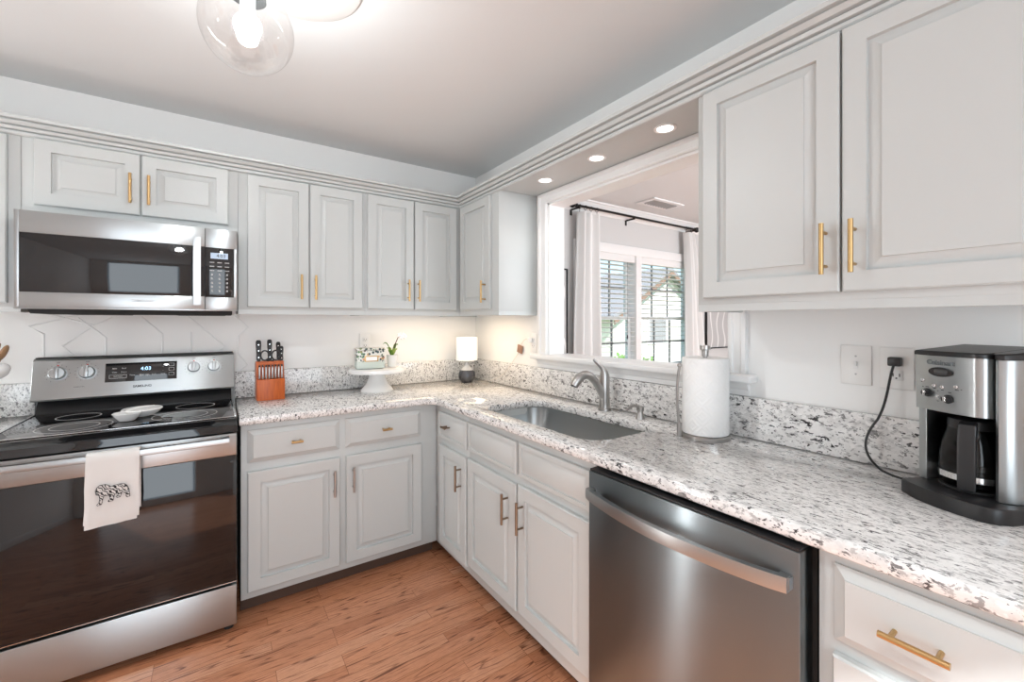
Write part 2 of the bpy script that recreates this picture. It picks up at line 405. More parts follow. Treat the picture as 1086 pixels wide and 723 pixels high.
# casing of the pass-through (kitchen side), jamb liners
def casing_run(g, a, b, inward, w=.075, t=.02):
    pass
t1 = G().m(TRIM)
prof = [(0,0),(0,.012),(.006,.018),(.016,.018),(.020,.014),(.05,.014),(.058,.022),(.075,.022),(.075,0)]
def sweep(g, path_pts, outs, prof, nrm):
    """mitred casing: path corner points, outs = in-plane outward direction at each corner, profile (inset from inner edge, thickness)"""
    L = []
    for p, o in zip(path_pts, outs):
        L.append(g.loop([V3(p) + V3(o)*a + V3(nrm)*t for a, t in prof]))
    for A, B in zip(L, L[1:]): g.bridge(A, B)
    g.face(L[0][::-1]); g.face(L[-1])
zc = ZS+.03
sweep(t1, [(0,Y0,zc),(0,Y0,ZH),(0,Y1,ZH),(0,Y1,zc)], [(0,1,0),(0,1,.8),(0,-.9,.8),(0,-.9,0)], prof, (-1,0,0))
t1.box((.0,Y0-.012,zc),(WT,Y0,ZH)); t1.box((0,Y1,zc),(WT,Y1+.012,ZH)); t1.box((0,Y1,ZH-.012),(WT,Y0,ZH))
sweep(t1, [(WT,Y0,zc),(WT,Y0,ZH),(WT,Y1,ZH),(WT,Y1,zc)], [(0,1,0),(0,1,1),(0,-1,1),(0,-1,0)], prof, (1,0,0))
struct('trim_1', t1)
# stool and apron below the pass-through
g = G().m(TRIM)
g.box((-.062,-2.115,ZS),(0,-.775,ZS+.03), .009, seg=3); g.box((-.0,Y1+.001,ZS),(WT+.05,Y0-.001,ZS+.03), .004)
g.prism([(0,1.068),(-.014,1.068),(-.014,1.088),(-.020,1.094),(-.022,1.106),(-.034,1.12),(0,1.12)], lambda a,b,d: (a,d,b), -2.085, -.80)
struct('trim_2', g)
# crown moulding on top of the upper cabinets, across the valance
cp = [(-.001,2.118),(.006,2.119),(.011,2.124),(.011,2.133),(.002,2.135),(.002,2.138),(.016,2.140),(.021,2.150),(.012,2.153),(.012,2.155),(.028,2.157),(.040,2.168),(.032,2.171),(.032,2.173),(.050,2.175),(.052,2.187),(-.001,2.187)]
def crown_pt(d, corner):  return None
g = G().m(PAINT)
L = []
for base, dirv in (((-3.39,-.285),(0,-1)), ((-.285,-.285),(-1,-1)), ((-.285,-4.0),(-1,0))):
    L.append(g.loop([V3((base[0]+dirv[0]*a, base[1]+dirv[1]*a, b)) for a, b in cp]))
for A, B in zip(L, L[1:]): g.bridge(A, B)
g.face(L[0][::-1]); g.face(L[-1])
struct('trim_3', g)
# soffit board between the corner cabinet and the right-hand cabinet
g = G().m(PAINT)
g.box((-.2845,-2.0515,2.128),(-.001,-.7775,2.15)); g.box((-.2845,-2.0515,2.15),(-.262,-.7775,2.185))
struct('trim_4', g)
# dining crown and baseboards
g = G().m(TRIM)
g.prism([(0,2.36),(-.012,2.36),(-.02,2.38),(-.06,2.425),(-.07,2.44),(-.085,2.445),(-.085,2.459),(0,2.459)], lambda a,b,d: (d,a,b), WT+.001, 4.199)
struct('trim_5', g)
g = G().m(TRIM); g.box((WT+.001,-.016,0),(4.199,-.001,.12), .004); struct('baseboard_dining', g)
g = G().m(TRIM); g.box((-3.399,-4.699,0),(-3.384,-.7,.12), .004); struct('baseboard_left', g)
# raised tile lines behind the range
g = G().m(GROUT)
lines = [[(-2.214,1.378),(-2.377,1.326),(-2.329,1.29),(-2.329,1.10)], [(-2.36,1.40),(-2.155,1.329),(-2.266,1.23),(-2.20,1.15)],
         [(-2.214,1.366),(-2.141,1.296),(-2.114,1.268),(-2.114,1.13)], [(-2.155,1.329),(-2.09,1.372)],
         [(-1.978,1.372),(-1.894,1.283),(-1.894,1.13)], [(-1.771,1.291),(-1.771,1.13)], [(-1.79,1.38),(-1.618,1.21),(-1.70,1.14)],
         [(-1.573,1.384),(-1.509,1.315),(-1.555,1.267),(-1.555,1.165),(-1.509,1.10),(-1.55,1.067)]]
for ln in lines: g.tube([(x,.0008,z) for x, z in ln], .0045, 8)
struct('trim_6', g)

# ---------------------------------------------------------------- dining window
wnd = bpy.data.objects.new('window_1', None); COL.objects.link(wnd); wnd.location = (1.96,.03,WZ0); wnd['kind'] = 'structure'
g = G().m(TRIM)
g.box((WX0-.085,-.022,WZ0-.0),(WX0+.005,-.0005,WZ1+.085), .004); g.box((WX1-.005,-.022,WZ0),(WX1+.085,-.0005,WZ1+.085), .004)
g.box((WX0+.006,-.022,WZ1-.005),(WX1-.006,-.0005,WZ1+.085), .004); g.box((WX0-.12,-.05,WZ0-.03),(WX1+.12,-.0005,WZ0-.001), .006)
XM = (1.858, 1.942)
g.box((XM[0],-.02,WZ0),(XM[1],.13,WZ1), .003)
struct('window_casing', g, None, wnd)
for x0, x1 in ((WX0, XM[0]), (XM[1], WX1)):
    for zb_, zt_, yy in ((WZ0+.002, 1.40, .055), (1.37, WZ1-.002, .085)):
        g = G().m(SASH); s_ = .04
        g.box((x0,yy,zb_),(x0+s_,yy+.03,zt_)); g.box((x1-s_,yy,zb_),(x1,yy+.03,zt_)); g.box((x0+s_,yy,zb_),(x1-s_,yy+.03,zb_+.035)); g.box((x0+s_,yy,zt_-.032),(x1-s_,yy+.03,zt_))
        sa = struct('window_sash', g, None, wnd)
        g = G().m(MUNT); w3 = (x1-x0-2*s_)/3
        for k in (1,2): g.box((x0+s_+w3*k-.009,yy+.009,zb_+.035),(x0+s_+w3*k+.009,yy+.021,zt_-.032))
        zm = (zb_+zt_)/2; g.box((x0+s_,yy+.009,zm-.009),(x1-s_,yy+.021,zm+.009))
        struct('muntin_grid', g, None, sa)
        g = G().m(GLASS); g.box((x0+s_,yy+.0135,zb_+.035),(x1-s_,yy+.0165,zt_-.032)); struct('window_pane', g, None, sa)
# blinds
for n, (x0, x1, where) in enumerate(((WX0+.012, XM[0]-.008, 'left'), (XM[1]+.008, WX1-.012, 'right'))):
    b = thing('window_blind', f'white horizontal slat blind in the {where} half of the dining room window', 'blind', ((x0+x1)/2,.03,WZ1), 'blinds of the dining room window')
    obj('headrail', G().m(BLINDM).box((x0,-.012,WZ1-.075),(x1,.045,WZ1-.004), .004), None, b)
    zz = WZ1-.11; g = G().m(BLINDM); M_ = Matrix.Rotation(math.radians(-9), 4, 'X'); 
    while zz > WZ0+.05:
        g.box((x0+.004,-.024,-.0014),(x1-.004,.024,.0014), 0, Matrix.Translation((0,.018,zz)) @ M_); zz -= .0475
    obj('slats', g, None, b)
    g = G().m(BLINDM)
    for f in (.12,.5,.88):
        x = x0+(x1-x0)*f
        for yy in (-.008,.044): g.cyl((x,yy,WZ1-.075),(x,yy,WZ0+.03), .0012, seg=6)
    obj('ladder_cord', g, None, b)
    obj('bottom_rail', G().m(BLINDM).box((x0+.004,-.006,WZ0+.008),(x1-.004,.042,WZ0+.03), .004), None, b)
    g = G().m(INK); xw = x1-.12; g.cyl((xw,-.014,WZ1-.08),(xw,-.014,1.22), .0012, seg=6); g.lathe([(.002,0),(.006,-.01),(.007,-.03),(.004,-.045)], (xw,-.014,1.22), 10, caps=(True,True))
    obj('pull_cord', g, None, b)
# curtain rod with finials, rings and brackets
r = thing('curtain_rod', 'black curtain rod with finials above the dining room window', 'curtain rod', (1.9,-.1,2.378))
g = G().m(BLKMETAL).cyl((.965,-.1,2.378),(2.735,-.1,2.378), .011, seg=12); obj('rod', g, None, r)
for x, d in ((.965,-1),(2.735,1)):
    g = G().m(BLKMETAL).lathe([(.011,0),(.02,.004),(.02,.012),(.012,.018),(.026,.034),(.03,.048),(.024,.066),(.008,.078)], (x,-.1,2.378), 16, Matrix.Rotation(d*PI/2,4,'Y'), (True,True))
    obj('finial', g, None, r)
for x in (.985,1.72,2.715):
    g = G().m(BLKMETAL); g.box((x-.008,-.1,2.352),(x+.008,-.001,2.366), .002); g.box((x-.012,-.006,2.31),(x+.012,-.0005,2.40), .002); g.box((x-.006,-.115,2.352),(x+.006,-.085,2.367))
    obj('bracket', g, None, r)
def curtain(x0, x1, folds, label, spread, drift=0):
    c = thing('curtain', label, 'curtain', ((x0+x1)/2,-.1,.03), 'curtains of the dining room window')
    g = G().m(CURT); nx, nz = 18*folds, 14; rows = []
    for j in range(nz+1):
        z = 2.33 - j/nz*2.30; t = j/nz; row = []
        for i in range(nx+1):
            f = i/nx; amp = .030+.026*t; w = 1+spread*t
            xc = (x0+x1)/2; x = xc + (x0+(x1-x0)*f-xc)*w + drift*t**.7
            y = -.10 + amp*math.sin(f*folds*2*PI+.5*math.sin(3*t)+.7*math.sin(f*5)) + .007*math.sin(f*23+t*4)
            row.append(V3((x,y,z)))
        rows.append(row)
    A = [[g.bm.verts.new(p) for p in row] for row in rows]; B = [[g.bm.verts.new(p+V3((0,.003,0))) for p in row] for row in rows]
    for j in range(nz):
        for i in range(nx):
            g.face([A[j][i],A[j][i+1],A[j+1][i+1],A[j+1][i]]); g.face([B[j][i],B[j+1][i],B[j+1][i+1],B[j][i+1]])
    for j in range(nz):
        g.face([A[j][0],A[j+1][0],B[j+1][0],B[j][0]]); g.face([A[j][nx],B[j][nx],B[j+1][nx],A[j+1][nx]])
    for i in range(nx):
        g.face([A[0][i],B[0][i],B[0][i+1],A[0][i+1]]); g.face([A[nz][i],A[nz][i+1],B[nz][i+1],B[nz][i]])
    obj('fabric', g, None, c, sharp=80)
    for k in range(folds+1):
        x = x0+.01+(x1-x0-.02)*k/folds; g = G().m(BLKMETAL)
        g.tube([(x+.002*math.sin(a*2), -.1+.019*math.cos(a), 2.372+.019*math.sin(a)) for a in [2*PI*q/16 for q in range(16)]], .0022, 6, closed=True)
        g.cyl((x,-.1,2.354),(x,-.1,2.325), .002, seg=6)
        obj('curtain_ring', g, None, c)
curtain(.99, 1.225, 3, 'white pleated curtain panel left of the dining room window', .40, -.01)
curtain(2.575, 2.70, 3, 'white pleated curtain panel right of the dining room window, partly behind the upper cabinet', 2.0, .17)
# framed prints beside the window
def art(x0, x1, z0, z1, label):
    a = thing('framed_print', label, 'picture', ((x0+x1)/2,-.01,z0), 'grey prints flanking the dining window')
    g = G().m(BLKMETAL); w = .012
    g.box((x0,-.03,z0),(x0+w,-.001,z1)); g.box((x1-w,-.03,z0),(x1,-.001,z1)); g.box((x0+w,-.03,z0),(x1-w,-.001,z0+w)); g.box((x0+w,-.03,z1-w),(x1-w,-.001,z1))
    obj('frame', g, None, a); obj('print', G().m(ART).box((x0+w,-.02,z0+w),(x1-w,-.002,z1-w)), None, a)
art(.40, .925, 1.02, 1.82, 'grey abstract print in thin black frame left of the dining window')
art(3.10, 3.72, 1.03, 1.83, 'grey print with white curved lines in black frame, seen above the paper towels')
# dining ceiling vent
v = thing('ceiling_vent', 'white louvred air vent in the dining room ceiling', 'vent', (1.77,-.36,2.46))
g = G().m(TRIM); x0,x1,y0,y1 = 1.56,2.0,-.47,-.26; f = .045
g.box((x0,y0,2.448),(x1,y0+f,2.4595), .002); g.box((x0,y1-f,2.448),(x1,y1,2.4595), .002); g.box((x0,y0+f,2.448),(x0+f,y1-f,2.4595), .002); g.box((x1-f,y0+f,2.448),(x1,y1-f,2.4595), .002)
obj('frame', g, None, v)
g = G().m(VENTD); g.box((x0+f,y0+f,2.457),(x1-f,y1-f,2.4595)); obj('duct_opening', g, None, v)
g = G().m(GREYP)
for k in range(9):
    x = x0+f+.02+k*.039; g.box((-.012,y0+f,-.001),(.012,y1-f,.001), 0, Matrix.Translation((x,0,2.4505)) @ Matrix.Rotation(.7,4,'Y'))
obj('louvres', g, None, v)

# ================================================================== UPPER CABINETS
def upper_body(lo, hi, ax, c):
    g = G().m(PAINT); (x0,y0,z0),(x1,y1,z1) = lo, hi; r = .022
    g.box((x0,y0,z0+r),(x1,y1,z1), .0008)
    if ax == 'y': g.box((x0,y0,z0),(x1,y0+.019,z0+r+.001)); g.box((x0,y0+.019,z0),(x0+.016,y1,z0+r+.001)); g.box((x1-.016,y0+.019,z0),(x1,y1,z0+r+.001))
    else: g.box((x0,y0,z0),(x0+.019,y1,z0+r+.001)); g.box((x0+.019,y0,z0),(x1,y0+.016,z0+r+.001)); g.box((x0+.019,y1-.016,z0),(x1,y1,z0+r+.001))
    obj('cabinet_body', g, None, c)
def upper_back(x0, x1, z0, doors, label, group='grey upper cabinets'):
    c = thing('upper_cabinet', label, 'cabinet', ((x0+x1)/2, 0, z0), group)
    upper_body((x0+.0005,-.285,z0),(x1-.0005,-.001,2.137),'y',c)
    for (a, b, za, zb_, pu, pz) in doors:
        door_part('door', FB, a, b, za, zb_, RAISED, c, (pu, pz, True))
    return c
upper_back(-2.329,-1.567,1.806,[(-2.290,-1.950,1.838,2.117,-1.981,1.952),(-1.944,-1.608,1.838,2.117,-1.916,1.952)],
           'short two-door grey cabinet above the microwave')
upper_back(-1.567,-.924,1.387,[(-1.527,-1.235,1.425,2.113,-1.275,1.537),(-1.229,-.942,1.425,2.113,-1.203,1.537)],
           'tall two-door grey wall cabinet directly right of the microwave')
upper_back(-.924,-.2855,1.387,[(-.912,-.623,1.425,2.113,-.664,1.543),(-.615,-.318,1.425,2.113,-.596,1.543)],
           'tall two-door grey wall cabinet above the cake stand, left of the corner')
upper_back(-3.05,-2.329,1.387,[(-3.02,-2.70,1.425,2.113,-2.735,1.54),(-2.69,-2.364,1.425,2.113,-2.66,1.54)],
           'grey wall cabinet left of the microwave, cut off by the photo edge')
c = thing('upper_cabinet', 'narrow single-door grey corner cabinet above the small table lamp', 'cabinet', (-.14,-.53,1.387), 'grey upper cabinets')
upper_body((-.285,-.776,1.387),(-.001,-.001,2.137),'x',c)
door_part('door', FR, .318, .700, 1.425, 2.113, RAISED, c, (.655, 1.53, True))
c = thing('upper_cabinet', 'large two-door grey wall cabinet at right above the coffee maker', 'cabinet', (-.14,-2.5,1.381), 'grey upper cabinets')
upper_body((-.285,-2.90,1.381),(-.001,-2.0525,2.137),'x',c)
door_part('door', FR, 2.078, 2.466, 1.425, 2.113, RAISED, c, (2.437, 1.539, True))
door_part('door', FR, 2.472, 2.862, 1.425, 2.113, RAISED, c, (2.501, 1.539, True))

# ================================================================== BASE CABINETS
def base_shell(fr, u0, u1, parent, toe=True, openings=()):
    """sides, bottom, back and the face board of a base cabinet"""
    O, U, N = fr; g = G().m(PAINT)
    def pb(a, b, z0, z1, d0, d1, bev=0):
        p = fpt(fr,a,z0,d0); q = fpt(fr,b,z1,d1); g.box(p, q, bev)
    pb(u0, u0+.016, .08, .8795, -.603, -.02); pb(u1-.016, u1, .08, .8795, -.603, -.02); pb(u0+.016, u1-.016, .08, .096, -.603, -.02); pb(u0+.016, u1-.016, .096, .8795, -.603, -.595)
    pb(u0, u1, .078, .8795, -.02, 0, .0008)
    o = obj('cabinet_body', g, None, parent)
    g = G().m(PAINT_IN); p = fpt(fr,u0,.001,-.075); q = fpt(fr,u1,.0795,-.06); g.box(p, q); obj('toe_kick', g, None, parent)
c = thing('base_cabinet', 'grey two-door base cabinet with two drawers, right of the range', 'cabinet', (-1.09,-.3,0), 'grey base cabinets')
base_shell(FBB, -1.567, -.6055, c)
door_part('drawer', FBB, -1.542, -1.141, .700, .850, SLAB, c, (-1.341, .777, False), BRASS, .05)
door_part('drawer', FBB, -1.113, -.705, .702, .850, SLAB, c, (-.908, .775, False), BRASS, .05)
door_part('door', FBB, -1.542, -1.141, .112, .660, RAISED, c, (-1.172, .540, True), NICKEL, .128)
door_part('door', FBB, -1.111, -.702, .112, .660, RAISED, c, (-1.080, .544, True), NICKEL, .128)
c = thing('base_cabinet', 'narrow grey base cabinet in the corner with one drawer and one door', 'cabinet', (-.3,-.8,0), 'grey base cabinets')
base_shell(FRB, .6065, 1.004, c)
door_part('drawer', FRB, .665, .995, .700, .842, SLAB2, c, (.80, .778, False), BRONZE, .05)
door_part('door', FRB, .680, .995, .112, .660, RAISED, c, (.945, .548, True), BRONZE, .13)
c = thing('base_cabinet', 'grey sink cabinet with two blank false fronts over two doors', 'cabinet', (-.3,-1.44,0), 'grey base cabinets')
base_shell(FRB, 1.0045, 1.884, c)
for a, b in ((1.014,1.433),(1.452,1.868)): obj('false_front', G().m(PAINT).rings(FRB, a, b, .704, .842, SLAB2), None, c)
door_part('door', FRB, 1.014, 1.435, .132, .664, RAISED, c, (1.378, .548, True), BRONZE, .13)
door_part('door', FRB, 1.450, 1.870, .138, .670, RAISED, c, (1.488, .548, True), BRONZE, .13)
c = thing('base_cabinet', 'grey base cabinet with raised drawer right of the dishwasher', 'cabinet', (-.3,-2.9,0), 'grey base cabinets')
base_shell(FRB, 2.531, 3.20, c)
door_part('drawer', FRB, 2.560, 3.17, .698, .853, SLAB, c, (2.69, .776, False), BRASS, .095)
door_part('door', FRB, 2.560, 2.86, .132, .672, RAISED, c, (2.82, .55, True), BRASS, .13)
door_part('door', FRB, 2.87, 3.17, .132, .672, RAISED, c, (2.91, .55, True), BRASS, .13)
c = thing('base_cabinet', 'grey base cabinet left of the range under the end of the worktop', 'cabinet', (-2.7,-.3,0), 'grey base cabinets')
base_shell(FBB, -3.05, -2.352, c)
door_part('drawer', FBB, -3.02, -2.38, .700, .850, SLAB, c, (-2.70, .777, False), BRASS, .05)
door_part('door', FBB, -3.02, -2.705, .112, .660, RAISED, c, (-2.74, .54, True), NICKEL, .128)
door_part('door', FBB, -2.695, -2.38, .112, .660, RAISED, c, (-2.66, .54, True), NICKEL, .128)

# ================================================================== COUNTERTOPS
def arc(cx, cy, r, a0, a1, n=8): return [(cx+r*math.cos(math.radians(a0+(a1-a0)*i/n)), cy+r*math.sin(math.radians(a0+(a1-a0)*i/n))) for i in range(n+1)]
SX0, SX1, SY0, SY1 = -.552, -.172, -1.812, -1.022
def rrect(x0, x1, y0, y1, r, n=7):
    return arc(x1-r,y1-r,r,0,90,n)+arc(x0+r,y1-r,r,90,180,n)+arc(x0+r,y0+r,r,180,270,n)+arc(x1-r,y0+r,r,270,360,n)
ct = thing('countertop', 'speckled white and grey granite worktop around the corner with sink cutout', 'countertop', (-.6,-.6,.88))
g = G().m(GRANITE)
out = [(-.0015,-3.25),(-.0015,-.0015),(-1.574,-.0015),(-1.574,-.64)] + [(-.64-.07+.07*math.sin(t), -.64-.07+.07*math.cos(t)) for t in [PI/2*i/6 for i in range(7)]] + [(-.64,-3.25)]
hole = rrect(SX0, SX1, SY0, SY1, .10)
def slab_with_hole(g, out, hole, z0, z1, e=.004):
    rings_ = {}
    def off(poly, d):   # inward offset along averaged normals
        n = len(poly); res = []; A = sum(poly[i][0]*poly[(i+1)%n][1]-poly[(i+1)%n][0]*poly[i][1] for i in range(n)); sg = 1 if A > 0 else -1
        for i in range(n):
            p, q, s_ = V3((*poly[i-1],0)), V3((*poly[i],0)), V3((*poly[(i+1)%n],0))
            a = (q-p).normalized(); b = (s_-q).normalized(); na = V3((-a.y,a.x,0))*sg; nb = V3((-b.y,b.x,0))*sg
            m = (na+nb); m = m/ max(.2, m.length_squared) * 2
            res.append((q.x+m.x*d, q.y+m.y*d))
        return res
    for z, other in ((z1, 'top'), (z0, 'bot')):
        o = g.loop([(x,y,z) for x, y in off(out, e)]); h = g.loop([(x,y,z) for x, y in off(hole, -e)])
        E = [g.bm.edges.new((o[i], o[(i+1)%len(o)])) for i in range(len(o))] + [g.bm.edges.new((h[i], h[(i+1)%len(h)])) for i in range(len(h))]
        r = bmesh.ops.triangle_fill(g.bm, use_beauty=True, use_dissolve=False, edges=E)
        for f in r['geom']:
            if isinstance(f, bmesh.types.BMFace): f.material_index = g.mi
        rings_[other] = (o, h)
    for k, poly in ((0, out), (1, hole)):
        a = g.loop([(x,y,z1-e) for x, y in poly]); b = g.loop([(x,y,z0+e) for x, y in poly])
        g.bridge(rings_['top'][k], a); g.bridge(a, b); g.bridge(b, rings_['bot'][k])
slab_with_hole(g, out, hole, .88, .915)
obj('worktop', g, None, ct, sharp=50)
g = G().m(GRANITE)
g.box((-1.574,-.026,.9155),(-.0275,-.0015,1.064), .002); g.box((-.027,-3.25,.9155),(-.0015,-.0015,1.066), .002)
obj('backsplash', g, None, ct)
ctl = thing('countertop', 'short speckled granite worktop left of the range', 'countertop', (-2.7,-.3,.88))
obj('worktop', G().m(GRANITE).box((-3.2,-.64,.88),(-2.352,-.0015,.915), .004), None, ctl)
obj('backsplash', G().m(GRANITE).box((-3.2,-.026,.9155),(-2.352,-.0015,1.064), .002), None, ctl)

# ================================================================== SINK, FAUCET, SOAP
sk = thing('sink', 'undermount stainless steel sink set into the granite worktop', 'sink', (-.36,-1.42,.70))
g = G().m(STEEL); L = []
for grow, z, r in ((.022,.8785,.10),(.003,.8785,.10),(.003,.86,.10),(-.012,.72,.09),(-.04,.695,.07)):
    L.append(g.loop([(x,y,z) for x, y in rrect(SX0-grow, SX1+grow, SY0-grow, SY1+grow, r+max(grow,0))]))
for A, B in zip(L, L[1:]): g.bridge(A, B)
g.face(L[-1])
obj('basin', g, None, sk, sharp=45)
g = G().m(CHROME).lathe([(.045,.6965),(.043,.699),(.03,.699),(.028,.6955)], (-.36,-1.42,0), 24, caps=(True,True)); g.m(BLACKM).lathe([(.026,.6995),(.0,.6996)], (-.36,-1.42,0), 16)
obj('drain', g, None, sk)
fc = thing('faucet', 'brushed nickel single-lever pull-out faucet behind the sink', 'faucet', (-.10,-1.44,.915))
bx, by = -.10, -1.44
g = G().m(NICKEL).lathe([(.0,.0),(.031,.0),(.031,.012),(.027,.016),(.026,.03)], (bx,by,.9155), 24); 
g.lathe([(.026,.03),(.0245,.09),(.0245,.16),(.021,.18)], (bx,by,.9155), 24); obj('body', g, None, fc)
def bez(p0, p1, p2, p3, n=14):
    p0,p1,p2,p3 = map(V3, (p0,p1,p2,p3)); return [p0*(1-t)**3+p1*3*t*(1-t)**2+p2*3*t*t*(1-t)+p3*t**3 for t in [i/n for i in range(n+1)]]
sp = bez((bx-.005,by,.975),(bx-.055,by+.002,1.07),(bx-.11,by+.015,1.15),(bx-.172,by+.030,1.045))
g = G().m(NICKEL).tube(sp, [.0185]*8+[.0195,.0205,.0215,.022,.0225,.022,.020], 16); obj('spout', g, None, fc)
g = G().m(BLACK).cyl(sp[-1]+V3((.0012,0,.002)), sp[-1]+V3((-.0012,0,-.003)), .016, .015, 16); obj('spray_face', g, None, fc)
lv = bez((bx,by,1.085),(bx,by,1.125),(bx-.025,by+.005,1.125),(bx-.055,by+.018,1.166),12)
g = G().m(NICKEL).tube(lv, [.0215,.0205,.019,.0165,.014,.012,.0105,.0095,.0085,.008,.0078,.0078,.006], 14); obj('lever', g, None, fc)
sd = thing('soap_dispenser', 'small brushed nickel soap pump beside the faucet', 'soap dispenser', (-.10,-1.655,.915))
g = G().m(NICKEL).lathe([(.0,.0),(.021,.0),(.019,.012),(.013,.026),(.013,.034),(.017,.036),(.017,.052),(.012,.056),(.0,.057)], (-.10,-1.655,.9155), 20); obj('pump', g, None, sd)
g = G().m(NICKEL).tube(bez((-.10,-1.655,.962),(-.13,-1.65,.982),(-.155,-1.645,.982),(-.175,-1.64,.955)), [.0075]*10+[.006]*5, 10); obj('nozzle', g, None, sd)

# ================================================================== RANGE
rg = thing('range', 'stainless and black glass electric range between the base cabinets', 'range', (-1.963,-.35,0))
RX0, RX1 = -2.343, -1.583; rc = (RX0+RX1)/2
obj('body', G().m(BLACKM).box((RX0+.004,-.655,.03),(RX1-.004,-.03,.895)), None, rg)
g = G().m(BGLASS); yz = lambda a,b,d: (d,a,b)
g.prism([(-.10,.897),(-.10,.924),(-.625,.924),(-.665,.915),(-.695,.900),(-.699,.872),(-.655,.872),(-.655,.897)], yz, RX0, RX1, .002)
ck = obj('cooktop', g, None, rg, label='black glass cooktop')
g = G().m(CHROME)
g.box((RX0+.01,-.633,.9235),(RX1-.01,-.622,.9262), .001); g.box((RX0,-.622,.9225),(RX0+.010,-.10,.9265), .001); g.box((RX1-.010,-.622,.9225),(RX1,-.10,.9265), .001)
obj('cooktop_trim', g, None, ck, label='bright metal edge strip')
for cx, cy, rr, dbl in ((-2.13,-.48,.115,.075),(-2.165,-.235,.075,0),(-1.965,-.20,.055,0),(-1.775,-.46,.12,.085),(-1.745,-.225,.08,0)):
    g = G().m(GREYP)
    for q in ([rr, dbl] if dbl else [rr]): g.lathe([(q,.9240),(q,.9246),(q-.004,.9246),(q-.004,.9240)], (cx,cy,0), 48)
    obj('burner_ring', g, None, ck)
g = G().m(BLACK); g.prism([(-.03,.895),(-.098,.895),(-.098,.928),(-.055,.985),(-.03,.985)], yz, RX0+.008, RX1-.008, .001); obj('backguard_base', g, None, rg, label='black lower strip of the backguard')
g = G().m(STEEL); g.prism([(-.02,.985),(-.115,.992),(-.112,.985),(-.118,.996),(-.070,1.172),(-.02,1.176)][0:1]+[(-.112,.985),(-.1165,.993),(-.074,1.165),(-.060,1.176),(-.02,1.176)], yz, RX0-.004, RX1+.004, .003)
bgd = obj('backguard', g, None, rg)
obj('backguard_cap', G().m(BLACK).box((RX0+.002,-.062,1.1765),(RX1-.002,-.02,1.181), .001), None, bgd)
tilt = math.atan2(.0425, .172)     # lean of the face
def face_y(z): return -.1165 + (z-.993)/.172*.0425
FM = Matrix.Rotation(PI/2 - tilt, 3, 'X')
FN = V3((0,-math.cos(tilt),math.sin(tilt)))       # outward normal of the leaning face
def on_face(x, z, d=0): return V3((x, face_y(z), z)) + FN*d
RotF = Matrix.Rotation(PI/2 - tilt, 4, 'X')
for x in (-2.264,-2.165,-1.757,-1.670):
    g = G().m(STEEL)
    big = .030 if x < -2 else .027
    g.lathe([(big+.004,.0003),(big+.004,.003),(big,.0032),(big*.95,.016),(big*.86,.021),(0,.0215)], on_face(x,1.107), 24, RotF)
    M_ = Matrix.Translation(on_face(x,1.107)) @ RotF
    g.box((-.0075,-big*.9,.015),(.0075,big*.9,.033), .003, M_)
    k = obj('knob', g, None, rg)
    g = G().m(INK)
    for a in range(0, 360, 24):
        if 250 < a < 290: continue
        rr = big+.011; g.box((-.0012,-.0012,.0002),(.0012,.0012,.0006), 0, M_ @ Matrix.Translation((rr*math.cos(math.radians(a)), rr*math.sin(math.radians(a)), 0)))
    g.m(REDP).box((-.003,big+.005,.0002),(.003,big+.010,.0006), 0, M_)
    obj('dial_marks', g, None, k)
    text('dial_label', 'OFF', .008, on_face(x,1.107+big+.019,.0003), FM, INK, k)
M_ = Matrix.Translation(on_face(rc-.002,1.1)) @ RotF
g = G().m(BGLASS).box((-.137,-.047,-.002),(.137,.045,.0012), .001, M_); dp = obj('display_panel', g, None, rg, label='black glass display panel')
text('clock_digits', '4:03', .024, on_face(rc+.012,1.112,.0014), FM, DISPB, dp)
for x, z, s_ in ((-2.068,1.118,'Bake'),(-2.034,1.118,'Broil'),(-2.068,1.100,'Conv'),(-2.034,1.100,'Warm'),(-2.002,1.083,'Timer'),(-1.956,1.083,'Oven Light'),(-1.918,1.083,'Lock'),(-1.884,1.118,'+'),(-1.884,1.1,'-'),(-1.884,1.083,'Start')):
    text('panel_lettering', s_, .0085, on_face(x,z,.0014), FM, LABELW, dp)
def frame_lines(g, M, a0, a1, b0, b1, t=.0012, d=.0014):
    g.box((a0,b0,d),(a1,b0+t,d+.0003),0,M); g.box((a0,b1-t,d),(a1,b1,d+.0003),0,M); g.box((a0,b0+t,d),(a0+t,b1-t,d+.0003),0,M); g.box((a1-t,b0+t,d),(a1,b1-t,d+.0003),0,M)
for q in ((.104,.126,-.028,-.013),(.104,.126,-.003,.012),(.104,.126,.020,.035),(-.122,-.058,-.030,-.012)):
    g = G().m(LABELW); frame_lines(g, M_, *q); obj('button_outline', g, None, dp)
text('clean_lettering', 'Self Clean', .008, on_face(rc-.092,1.080,.0014), FM, LABELW, dp)
text('brand_lettering', 'SAMSUNG', .0155, on_face(rc+.0,1.028,.0004), FM, INK, bgd, bold=.0004)
text('small_lettering', 'ELEMENT ON', .006, on_face(-2.19,1.042,.0004), FM, INK, bgd)
